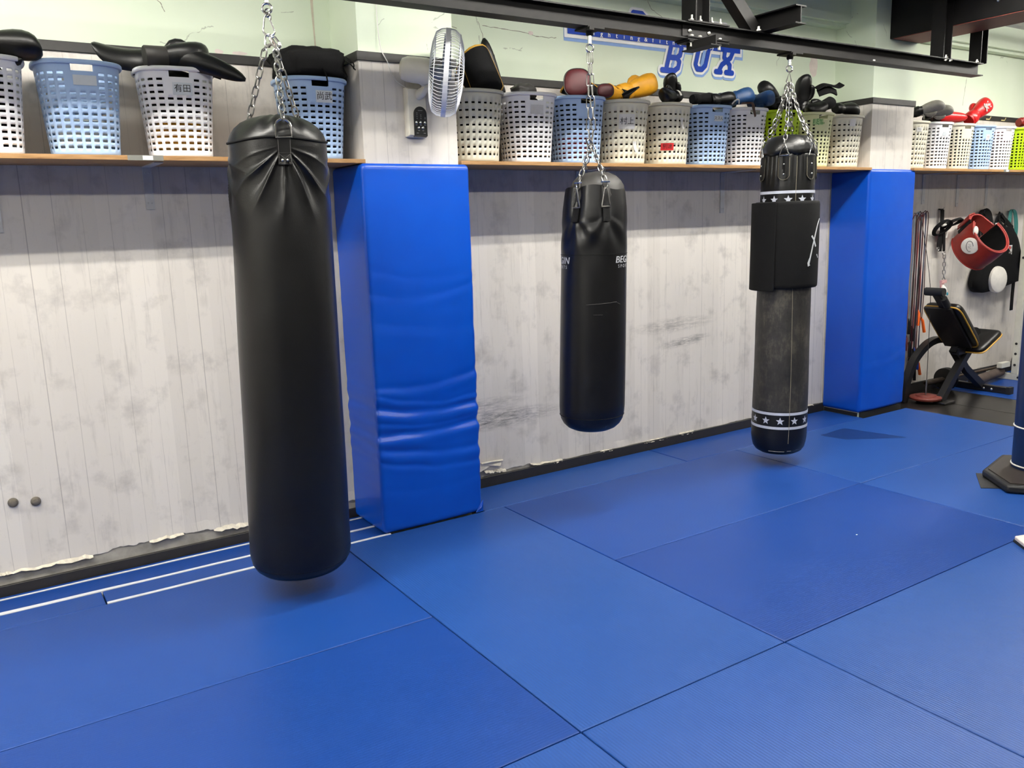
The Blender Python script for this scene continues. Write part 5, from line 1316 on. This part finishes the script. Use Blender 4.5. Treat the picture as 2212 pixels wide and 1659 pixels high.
for k, (nm, col, zt, zb, hc) in enumerate(RC):
    x = 7.10 + 0.018 * k
    lab = '%s skipping rope hanging in the bundle beside the far blue pad' % nm if 'second' not in nm else 'skipping rope with its orange handle lowest, in the bundle beside the far pad'
    r = thing('jump_rope', lab, 'skipping rope', (x, 4.33, zt), HZ)
    cm = mat('rope_' + nm.replace(' ', '_'), col, 0.5); y = 4.355 - 0.009 * (k % 4)
    m = MB(); P = [(x - 0.02, y, zb + 0.12)] + [(x - 0.018 + 0.006 * math.sin(q * 1.3 + k), y, lerp(zb + 0.16, zt - 0.05, q / 8)) for q in range(9)] + [(x + 0.0, y - 0.02, zt + 0.0)] + [(x + 0.03 + 0.006 * math.sin(q * 1.1 + k * 2), y - 0.012, lerp(zt - 0.05, zb + 0.05, q / 8)) for q in range(9)]
    m.tube(spline(P, 2), 0.0042, 6); m.build('rope', cm, r)
    hm = mat('handle_' + nm.replace(' ', '_'), hc, 0.45) if hc else M_BLK
    for (hx, hz, dx) in ((x - 0.02, zb + 0.12, -0.01), (x + 0.03, zb + 0.05, 0.05 if hc and 'orange' in nm else 0.004)):
        m = MB(); m.tube([(hx, y, hz + 0.01), (hx + dx * 0.3, y - 0.01, hz - 0.02), (hx + dx, y - 0.012, hz - 0.13)], [0.007, 0.013, 0.014], 8); m.build('handle', hm, r)
o = hook(7.155, 1.61); tag(o, 'small steel hook holding the bundle of skipping ropes', 'hook', 'wall hooks in the weights corner')

# neck harness with its chain
r = thing('neck_harness', 'black strap head harness hanging on the wall with a long chain below', 'head harness', (7.53, 4.34, 1.6), HZ)
m = MB(); m.strap([(7.535, 4.375, 1.64), (7.535, 4.35, 1.63), (7.535, 4.345, 1.48), (7.53, 4.34, 1.40), (7.525, 4.345, 1.26)], (0, -1, 0), 0.05, 0.008)
m.strap(spline([(7.52, 4.34, 1.44), (7.48, 4.335, 1.36), (7.475, 4.335, 1.30)], 4), (0, -1, 0), 0.034, 0.007)
m.strap(spline([(7.56, 4.34, 1.46), (7.56, 4.33, 1.34), (7.575, 4.335, 1.26)], 4), (0, -1, 0), 0.034, 0.007)
def loopy(c, rx, rz, tilt): return [Vector(c) + Vector((rx * math.cos(t), -0.05 * math.sin(t + 0.5) - 0.02, rz * math.sin(t) + tilt * math.cos(t))) for t in [2 * PI * k / 24 for k in range(24)]]
m.strap(loopy((7.47, 4.32, 1.475), 0.072, 0.065, 0.01), [Vector((math.cos(t), -0.3, math.sin(t))) for t in [2 * PI * k / 24 for k in range(24)]], 0.034, 0.008, 0, True)
m.strap(loopy((7.63, 4.32, 1.51), 0.085, 0.035, 0.02), [Vector((math.cos(t), -0.3, math.sin(t))) for t in [2 * PI * k / 24 for k in range(24)]], 0.034, 0.008, 0, True); m.build('strap', M_BLKF, r)
m = MB(); m.tube(spline([(7.53, 4.325, 1.50), (7.56, 4.32, 1.495), (7.58, 4.32, 1.46), (7.575, 4.32, 1.38)], 4), 0.008, 6); m.tube([(7.5, 4.32, 1.49), (7.545, 4.315, 1.50), (7.58, 4.318, 1.49)], 0.01, 6); m.build('white_tie', M_WHTL, r)
m = MB(); m.tube(circ((7.575, 4.335, 1.245), (1, 0, 0), (0, 0, 1), 0.02, 14), 0.004, 6, True); m.tube(circ((7.475, 4.335, 1.285), (1, 0, 0), (0, 0, 1), 0.018, 14), 0.004, 6, True); m.build('ring', M_STEEL, r)
m = MB(); chain(m, [(7.578, 4.33, 1.23), (7.60, 4.33, 0.9), (7.62, 4.33, 0.62)], 0.044, 0.022, 0.0034); m.build('chain', M_STEEL, r)
hook(7.535, 1.64, r)

# red belly protector
M_RL = mat('belly_red_leather', srgb(140, 34, 26), 0.45, var=0.12)
bp = thing('belly_protector', 'red leather belly protector with white discs hanging folded open on the wall', 'body protector', (7.95, 4.2, 1.3), HZ)
ax_ = Vector((-0.23, -0.79, 0.57)).normalized(); uu = Vector((0.96, -0.27, 0.0)); uu = (uu - ax_ * uu.dot(ax_)).normalized(); vv = ax_.cross(uu).normalized()
if vv.z < 0: vv = -vv
c0 = Vector((7.84, 4.13, 1.345))
def bring(d, ro, th0=PI * 0.74, th1=PI * 2.2, n=30):
    out = []
    for k in range(n + 1):
        t = lerp(th0, th1, k / n); out.append(c0 + ax_ * d + (uu * math.cos(t) * 0.175 + vv * math.sin(t) * 0.20) * ro)
    return out
m = MB(); n = 30
A = [bring(d, r_) for d, r_ in ((-0.17, 1.0), (-0.07, 1.04), (0.05, 1.03), (0.10, 0.98))]; B_ = [bring(d, r_) for d, r_ in ((-0.17, 0.88), (-0.05, 0.9), (0.05, 0.9), (0.10, 0.9))]
m.add([p for rr in A for p in rr], [(j * (n + 1) + i, j * (n + 1) + i + 1, (j + 1) * (n + 1) + i + 1, (j + 1) * (n + 1) + i) for j in range(3) for i in range(n)], 0)
m.add([p for rr in B_ for p in rr], [(j * (n + 1) + i, j * (n + 1) + i + 1, (j + 1) * (n + 1) + i + 1, (j + 1) * (n + 1) + i) for j in range(3) for i in range(n)], 1)
for a, b in ((A[0], B_[0]), (A[-1], B_[-1])): m.add(a + b, [(i, i + 1, n + 2 + i, n + 1 + i) for i in range(n)], 0)
for idx in (0, n): m.add([rr[idx] for rr in A] + [rr[idx] for rr in B_], [(i, i + 1, 5 + i, 4 + i) for i in range(3)], 0)
m.build('body_shell', [M_RL, M_BLKF], bp, sharp=60, fix=False)
m = MB(); m.tube(bring(0.102, 0.985), 0.008, 6); m.tube(bring(0.10, 0.9), 0.006, 6); m.tube(bring(-0.172, 1.0), 0.007, 6); m.build('piping', M_RL, bp)
# the strap closing the loop over the top, with its flap
e0, e1 = bring(0.0, 0.97)[0], bring(0.0, 0.97)[-1]
ht = c0 + vv * 0.245 - ax_ * 0.02
P = spline([e0, lerp(e0, ht, 0.45) - uu * 0.03, ht - uu * 0.02, ht + uu * 0.07 - vv * 0.005, lerp(e1, ht, 0.4) + uu * 0.03, e1], 5)
m = MB(); m.strap(P, [(p - (c0 + vv * 0.05)).normalized() for p in P], 0.13, 0.014); m.build('closing_strap', M_RL, bp)
q0 = [lerp(e0, ht, t) - uu * (0.035 + 0.02 * t) + vv * 0.012 for t in (0.35, 0.6, 0.85)] + [ht + vv * 0.016]
P = spline(q0, 4); m = MB(); m.strap(P, [(p - c0).normalized() for p in P], 0.15, 0.012); m.build('closing_flap', M_RL, bp, bevel=0.003)
P = [e0 - uu * 0.012, lerp(e0, ht, 0.2) - uu * 0.03, lerp(e0, ht, 0.38) - uu * 0.035]
m = MB(); m.strap(P, [(p - c0).normalized() for p in P], 0.15, 0.012); m.build('fastening_strip', M_BLKF, bp)
def disc(m, c, nrm, r, t, n=28):
    q = Vector(nrm).to_track_quat('Z', 'Y').to_matrix().to_4x4(); m.lathe([(0, 0), (r * 0.96, 0), (r, t * 0.5), (r * 0.96, t * 0.9), (r * 0.8, t * 1.1), (0, t * 1.15)], n, Matrix.Translation(c) @ q)
p1 = bring(0.01, 1.035)[7]; n1 = (p1 - c0 - ax_ * 0.01).normalized()
n1 = (n1 + Vector((-0.25, -0.5, 0.0))).normalized()
m = MB(); disc(m, p1 + n1 * 0.0, n1, 0.075, 0.022); dd = m.build('white_disc', M_WHTL, bp)
q4 = Vector(n1).to_track_quat('Z', 'Y').to_matrix(); m = MB()
m.tube([p1 + q4 @ Vector((0.028 * math.cos(t), 0.048 * math.sin(t), 0.0258)) for t in [2 * PI * k / 24 for k in range(20)]], 0.002, 4); vs, fs = text_mesh('ﾉｼﾉ', 0.03)
m.add([p1 + q4 @ Vector((-vy, vx, 0.0262)) for vx, vy, _ in vs], fs); m.build('disc_print', M_INK, dd, smooth=False, fix=False)
p2 = bring(0.09, 0.90)[4]; m = MB(); m.sphere(p2 + Vector((0.0, -0.01, 0.01)), (0.03, 0.02, 0.045), 12); m.build('white_disc', M_WHTL, bp)

# black body pad with white discs
bv = thing('body_shield', 'black body shield with round white discs hanging by its straps at the right', 'body protector', (8.45, 4.3, 1.1), HZ)
out = [(8.175, 1.13), (8.10, 1.02), (8.075, 0.92), (8.13, 0.855), (8.27, 0.835), (8.55, 0.86), (8.84, 0.90), (8.92, 0.93), (8.90, 1.12), (8.84, 1.27), (8.77, 1.37), (8.67, 1.44), (8.55, 1.455), (8.40, 1.39), (8.31, 1.31), (8.26, 1.22)]
cx, cz = 8.5, 1.12; m = MB(); rings = []
P = [Vector((x, 0, z)) for x, z in out]; P2 = []
for i in range(len(P)):
    p0, p1_, p2_, p3 = P[i - 1], P[i], P[(i + 1) % len(P)], P[(i + 2) % len(P)]
    for t in (0, .25, .5, .75): P2.append(0.5 * ((2 * p1_) + (p2_ - p0) * t + (2 * p0 - 5 * p1_ + 4 * p2_ - p3) * t * t + (3 * p1_ - p0 - 3 * p2_ + p3) * t ** 3))
for k, y in ((0.95, 4.375), (1.0, 4.36), (1.0, 4.30), (0.96, 4.28), (0.8, 4.268), (0.4, 4.262), (0.02, 4.26)): rings.append([Vector((lerp(cx, p.x, k), y, lerp(cz, p.z, k))) for p in P2])
m.loft(rings); m.build('padded_body', M_BLKF, bv, sharp=60)
m = MB(); disc(m, (8.385, 4.275, 0.955), (-0.12, -1, 0.04), 0.128, 0.05); m.build('white_disc', M_WHTL, bv)
m = MB(); disc(m, (8.855, 4.28, 1.13), (0.5, -1, 0.0), 0.10, 0.045); m.build('white_disc', M_WHTL, bv)
m = MB(); m.bx(8.575, 8.645, 4.262, 4.264, 1.185, 1.275); tg = m.build('white_tag', M_PAPER, bv, smooth=False); m = MB(); m.bx(8.585, 8.612, 4.2605, 4.262, 1.235, 1.265); m.build('red_mark', M_REDL, tg, smooth=False); m = MB(); m.bx(8.585, 8.637, 4.2605, 4.262, 1.195, 1.212); m.bx(8.62, 8.637, 4.2605, 4.262, 1.24, 1.262); m.build('grey_mark', M_SILG, tg, smooth=False)
m = MB()
for pts, wd in (([(8.50, 4.28, 1.44), (8.50, 4.33, 1.52), (8.535, 4.35, 1.58), (8.56, 4.345, 1.53), (8.70, 4.3, 1.44)], 0.04), ([(8.34, 4.28, 1.33), (8.42, 4.33, 1.45), (8.52, 4.345, 1.57)], 0.045), ([(8.36, 4.3, 1.34), (8.50, 4.31, 1.40), (8.60, 4.32, 1.50), (8.55, 4.34, 1.57)], 0.035), ([(8.76, 4.30, 1.36), (8.72, 4.33, 1.46), (8.58, 4.345, 1.55)], 0.035)):
    m.strap(spline(pts, 5), (0.1, -1, 0.1), wd, 0.007)
m.build('shoulder_strap', M_BLKF, bv)
m = MB(); m.strap([(8.80, 4.30, 0.90), (8.795, 4.30, 0.76), (8.80, 4.302, 0.62)], (0, -1, 0), 0.05, 0.008); m.strap([(8.09, 4.33, 0.93), (8.055, 4.33, 0.93)], (0, -1, 0), 0.06, 0.02); m.build('waist_strap', M_BLKF, bv)
m = MB(); m.bx(8.425, 8.47, 4.325, 4.33, 1.475, 1.492); m.build('buckle', M_WHT, bv, smooth=False); m = MB(); m.bx(8.44, 8.475, 4.32, 4.325, 1.45, 1.462); m.build('buckle', M_WHT, bv, smooth=False)
hook(8.545, 1.575, bv)
# bundle of black belts and teal rope
r = thing('strap_bundle', 'looped black straps with white buckles hanging between the red and black protectors', 'straps', (8.24, 4.33, 1.5), HZ)
m = MB()
for k in range(4):
    x = 8.17 + 0.03 * k; m.strap(spline([(x, 4.36 - 0.01 * k, 1.36), (x - 0.03, 4.34, 1.5), (x + 0.01, 4.35, 1.60 + 0.005 * k), (x + 0.09, 4.34, 1.58), (x + 0.12, 4.33, 1.45), (x + 0.13, 4.33, 1.28)], 5), (0.1, -1, 0), 0.032, 0.006)
m.build('strap', M_BLKF, r)
m = MB(); m.bx(8.30, 8.335, 4.312, 4.318, 1.43, 1.50); m.build('buckle', M_WHT, r, smooth=False); m = MB(); m.bx(8.325, 8.36, 4.312, 4.318, 1.33, 1.37); m.build('buckle', M_WHT, r, smooth=False)
hook(8.23, 1.60, r)
r = thing('rope_coil', 'coil of teal rope hanging beside the white rack upright', 'rope', (8.76, 4.33, 1.5), HZ)
m = MB()
for k in range(5):
    x = 8.74 + 0.012 * k; m.tube(spline([(x - 0.06, 4.35 - 0.004 * k, 1.25), (x - 0.055 + 0.01 * math.sin(k), 4.34, 1.45), (x - 0.02, 4.35, 1.60), (x + 0.05, 4.345, 1.58), (x + 0.085, 4.34, 1.4), (x + 0.07 - 0.01 * k, 4.34, 1.15), (x + 0.0, 4.345, 1.12), (x - 0.06, 4.35 - 0.004 * k, 1.25)], 5), 0.006, 6)
m.build('rope', mat('teal_rope', srgb(52, 122, 116), 0.6), r); hook(8.75, 1.60, r)
m = MB(); m.tube([(8.69, 4.325, 1.34), (8.72, 4.325, 1.27)], 0.014, 8); m.build('metal_clip', M_STEEL, r)

# white rack
M_RACK = mat('white_rack_paint', srgb(206, 204, 190), 0.4, var=0.05)
rk = thing('weight_rack', 'white steel rack upright and base at the right edge of the weights corner', 'rack', (8.55, 4.1, ZF + 0.01))
z0 = ZF + 0.0105
m = MB(); m.bx(8.52, 8.58, 3.97, 4.36, z0, z0 + 0.06); m.build('base_beam', M_RACK, rk, bevel=0.003)
m = MB(); m.bx(8.52, 8.58, 4.06, 4.12, z0 + 0.06, 1.92); m.build('upright', M_RACK, rk, bevel=0.003)
for z, h in ((0.24, 0.05), (0.06, 0.045)):
    m = MB(); m.bx(8.58, 9.9, 4.065, 4.115, z, z + h); m.build('cross_bar', M_RACK, rk, bevel=0.003)
m = MB(); m.bx(8.36, 8.52, 4.13, 4.18, 0.1, 0.15); m.build('side_stub', M_RACK, rk, bevel=0.003)
m = MB(); m.bx(9.9, 9.96, 4.06, 4.12, z0, 1.92); m.build('upright', M_RACK, rk, bevel=0.003)
for z in (0.12, 0.23, 0.33, 1.16): mh = MB(); mh.lathe([(0, 0), (0.012, 0), (0.012, 0.003), (0, 0.003)], 12, Matrix.Translation((8.5198, 4.09, z)) @ Matrix.Rotation(-PI / 2, 4, 'Y')); mh.build('bolt', M_INK, rk)
for y in (4.0, 4.05): mh = MB(); mh.lathe([(0, 0), (0.012, 0), (0.012, 0.003), (0, 0.003)], 8, Matrix.Translation((8.5198, y, z0 + 0.03)) @ Matrix.Rotation(-PI / 2, 4, 'Y')); mh.build('bolt', M_INK, rk)
# barbell on the floor
bb = thing('barbell', 'barbell with black plates lying on the floor along the wall behind the bench', 'barbell', (8.2, 4.26, 0.09))
m = MB(); m.tube([(7.28, 4.26, 0.075), (9.4, 4.26, 0.075)], 0.014, 10); m.tube([(7.28, 4.26, 0.075), (7.56, 4.26, 0.075)], 0.024, 12); m.tube([(9.1, 4.26, 0.075), (9.4, 4.26, 0.075)], 0.024, 12); m.build('bar', mat('rusty_bar_steel', srgb(96, 84, 74), 0.45, 0.8, var=0.3, vs=30), bb)
for x in (7.60, 7.64, 9.02, 9.06):
    m = MB(); m.lathe([(0, -0.016), (0.10, -0.016), (0.104, -0.01), (0.104, 0.01), (0.10, 0.016), (0, 0.016)], 36, Matrix.Translation((x, 4.26, 0.075)) @ Matrix.Rotation(PI / 2, 4, 'Y')); m.build('weight_plate', mat('black_iron', srgb(28, 27, 26), 0.5, 0.3, var=0.2), bb)
r = thing('foam_roll', 'long brown foam roll lying on the floor behind the bench', 'foam roll', (8.3, 4.2, 0.02))
m = MB(); m.tube([(7.85, 4.13, 0.035), (8.48, 4.2, 0.045)], 0.045, 14); m.build('foam_sleeve', mat('brown_foam', srgb(74, 62, 56), 0.8, var=0.2), r)
# red plates on a loading pin
r = thing('loading_pin', 'red iron plates on a loading pin at the foot of the far pad', 'weight plates', (6.99, 4.08, ZF + 0.009))
zz = ZF + 0.0085; P0 = Matrix.Translation((6.99, 4.08, zz))
m = MB(); m.lathe([(0, 0.022), (0.10, 0.022), (0.128, 0.03), (0.132, 0.045), (0.125, 0.056), (0.085, 0.058), (0.08, 0.068), (0.06, 0.07), (0.02, 0.066), (0, 0.066)], 40, P0); m.build('weight_plate', mat('red_iron', srgb(104, 40, 30), 0.6, var=0.15), r)
m = MB(); m.lathe([(0, 0), (0.07, 0), (0.075, 0.012), (0.07, 0.022), (0, 0.022)], 30, P0); m.build('pin_foot', M_RUB, r)
m = MB(); m.tube([(6.99, 4.08, zz + 0.06), (6.992, 4.08, zz + 0.20)], 0.007, 8); m.build('pin', M_STEEL, r)
m = MB(); m.tube(spline([(6.992, 4.08, zz + 0.20), (7.0, 4.09, 0.5), (7.02, 4.12, 1.0), (7.12, 4.3, 1.58)], 6), 0.0028, 6); m.build('cord', M_GREYL, r)
# bench
bn = thing('exercise_bench', 'black adjustable bench with gold piped cushions on crossed steel legs', 'bench', (7.45, 4.0, ZF + 0.01))
M_BFR = mat('bench_black_steel', srgb(22, 21, 21), 0.4, var=0.15); zf = ZF + 0.0105
def frame(path, w, h, name='leg', side=(0, 1, 0)):
    m = MB(); P = [Vector(p) for p in path]; rings = []
    s = Vector(side)
    for i in range(len(P)):
        d = (P[min(i + 1, len(P) - 1)] - P[max(i - 1, 0)]).normalized(); a = (s - d * s.dot(d)).normalized(); b = d.cross(a)
        rings.append([P[i] + a * w / 2 + b * h / 2, P[i] - a * w / 2 + b * h / 2, P[i] - a * w / 2 - b * h / 2, P[i] + a * w / 2 - b * h / 2])
    m.loft(rings); return m.build(name, M_BFR, bn, sharp=40)
frame(spline([(7.06, 3.99, zf + 0.012), (7.25, 3.99, 0.19), (7.47, 3.99, 0.40), (7.55, 3.99, 0.48), (7.57, 3.99, 0.53), (7.52, 3.99, 0.565), (7.38, 3.99, 0.57), (7.24, 3.99, 0.56)], 5), 0.06, 0.06)
m = MB(); m.bx(6.985, 7.15, 3.90, 4.08, zf, zf + 0.016); m.build('foot_plate', M_BFR, bn, bevel=0.003)
frame([(7.28, 4.02, 0.42), (7.50, 4.03, 0.22), (7.82, 4.04, zf + 0.05)], 0.06, 0.06)
m = MB(); m.bx(7.80, 7.86, 3.80, 4.30, zf, zf + 0.06); m.build('rear_foot', M_BFR, bn, bevel=0.004)
for ya, yb_ in ((3.765, 3.80), (4.30, 4.32)): m = MB(); m.bx(7.795, 7.865, ya, yb_, zf, zf + 0.066); m.build('end_cap', M_RUB, bn, bevel=0.003)
for y in (3.93, 4.0):
    m = MB(); m.sphere((7.798, y, zf + 0.03), (0.006, 0.011, 0.011), 8); m.build('bolt', M_BOLT, bn)
frame(spline([(7.40, 4.17, 0.475), (7.30, 4.2, 0.48), (7.15, 4.2, 0.445), (6.99, 4.2, 0.34), (6.91, 4.2, 0.22), (6.86, 4.2, 0.1), (6.84, 4.2, zf)], 5), 0.06, 0.055)
def cushion(name, c, u, v, nrm, lu, lv, th, bul=0.35):
    c, u, v, nrm = Vector(c), Vector(u).normalized(), Vector(v).normalized(), Vector(nrm).normalized()
    m = MB(); rings = []
    for k, d in ((0.97, 0), (1.0, 0.12), (1.0, 0.55), (0.96, 0.8), (0.8, 1.0), (0.4, 1 + bul), (0.02, 1 + bul * 1.1)): rings.append(ell(c + nrm * th * d, u, v, lu / 2 * k, lv / 2 * k, 40, 7))
    m.loft(rings); q = m.build(name, M_BLK, bn, sharp=60)
    m = MB(); m.tube(ell(c + nrm * th * 0.08, u, v, lu / 2 * 1.005, lv / 2 * 1.005, 48, 7), 0.007, 6, True); m.build('gold_piping', M_GOLD, q)
    return q
bu = Vector((7.36, 0, 0.44)) - Vector((7.0, 0, 0.80)); bn_ = Vector((0.707, 0, 0.707))
cushion('backrest_cushion', (7.175, 4.0, 0.625), bu, (0, 1, 0), bn_, 0.53, 0.33, 0.075, 0.6)
m = MB(); m.bar((7.32, 4.0, 0.44), (6.95, 4.0, 0.81), 0.24, 0.02); m.build('backrest_board', M_BFR, bn)
frame([(7.33, 3.95, 0.46), (7.01, 3.95, 0.79), (6.87, 3.96, 0.94)], 0.07, 0.05, 'backrest_rail')
m = MB(); m.tube([(6.86, 3.90, 0.955), (6.86, 4.06, 0.955)], 0.035, 12); m.tube([(6.89, 3.92, 0.90), (6.96, 3.92, 0.83)], 0.03, 10); m.build('head_roller', M_RUB, bn)
cushion('seat_cushion', (7.56, 3.97, 0.455), (0.9, 0, 0.40), (0, 1, 0), (-0.40, 0, 0.9), 0.36, 0.30, 0.05, 0.15)
m = MB(); m.bar((7.28, 4.0, 0.40), (7.80, 4.0, 0.40), 0.06, 0.06); m.build('seat_beam', M_BFR, bn)
# spray bottle hung on the bench
r = thing('spray_bottle', 'small white bottle with a pink top resting on the bench head', 'bottle', (6.99, 3.97, 0.93))
Mt = Matrix.Translation((7.0, 3.99, 0.875)) @ Matrix.Rotation(-0.12, 4, 'Y')
m = MB(); m.lathe([(0, 0), (0.03, 0), (0.035, 0.008), (0.036, 0.08), (0.03, 0.105), (0.014, 0.125), (0.012, 0.14), (0, 0.14)], 20, Mt); m.build('bottle_body', M_WHT, r)
m = MB(); m.bx(6.955, 7.03, 3.98, 4.0, 1.02, 1.045); m.bx(6.955, 6.965, 3.983, 3.997, 0.985, 1.02); m.lathe([(0, 0.138), (0.016, 0.138), (0.016, 0.158), (0, 0.158)], 14, Mt); m.build('trigger_head', mat('dusty_pink_plastic', srgb(206, 160, 158), 0.45), r)
m = MB(); disc(m, (7.003, 3.953, 0.93), (0, -1, 0.05), 0.014, 0.0015, 16); m.build('bottle_label', mat('teal_label', srgb(40, 130, 150), 0.5), r)
# padded post at the right edge
pp = thing('padded_post', 'dark blue padded post on a black base plate at the right edge', 'post', (5.42, 2.44, 0))
m = MB(); pts = [(5.13, 2.60), (4.92, 2.35), (5.05, 2.16), (5.55, 2.05), (5.85, 2.35), (5.55, 2.70)]
m.prism([(x, y, 0.004) for x, y in pts], (0, 0, 0.045)); m.build('base_plate', M_RUB, pp, bevel=0.012)
m = MB(); m.prism([(lerp(5.37, x, 0.9), lerp(2.38, y, 0.9), 0.049) for x, y in pts], (0, 0, 0.006)); m.build('base_cover', mat('brown_black_rubber', srgb(44, 38, 34), 0.45), pp, smooth=False)
m = MB(); m.lathe([(0, 0.055), (0.15, 0.055), (0.15, 2.0), (0, 2.0)], 36, Matrix.Translation((5.405, 2.402, 0))); m.build('post_padding', mat('navy_pad_vinyl', srgb(6, 28, 64), 0.4, var=0.08), pp)
m = MB()
for z in (0.075, 0.315): m = MB(); m.tube(circ((5.405, 2.402, z), (1, 0, 0), (0, 1, 0), 0.151, 36), 0.005, 6, True); m.build('white_cord', M_WHTL, pp)
m = MB(); m.prism([(5.17, 2.66, 0.0006), (4.905, 2.488, 0.0006), (5.0, 2.40, 0.0006), (5.25, 2.55, 0.0006)], (0, 0, 0.0032)); tag(m.build('rubber_sheet', M_RUB, None), 'thin black rubber sheet poking out from under the black post base', 'rubber sheet')
r = thing('folded_towel', 'small folded whitish cloth with a dark underside at the right edge of the floor', 'cloth', (4.22, 1.88, 0))
m = MB(); m.prism([(4.205, 1.957, 0.001), (4.12, 1.85, 0.001), (4.35, 1.72, 0.001), (4.42, 1.88, 0.001)], (0, 0, 0.012)); m.build('underside', M_RUB, r)
m = MB(); m.prism([(4.20, 1.95, 0.013), (4.12, 1.855, 0.013), (4.35, 1.725, 0.013), (4.415, 1.88, 0.013)], (0, 0, 0.022)); m.build('cloth', mat('off_white_cloth', srgb(214, 204, 196), 0.9, var=0.12, vs=60, bump=0.3), r, bevel=0.006)
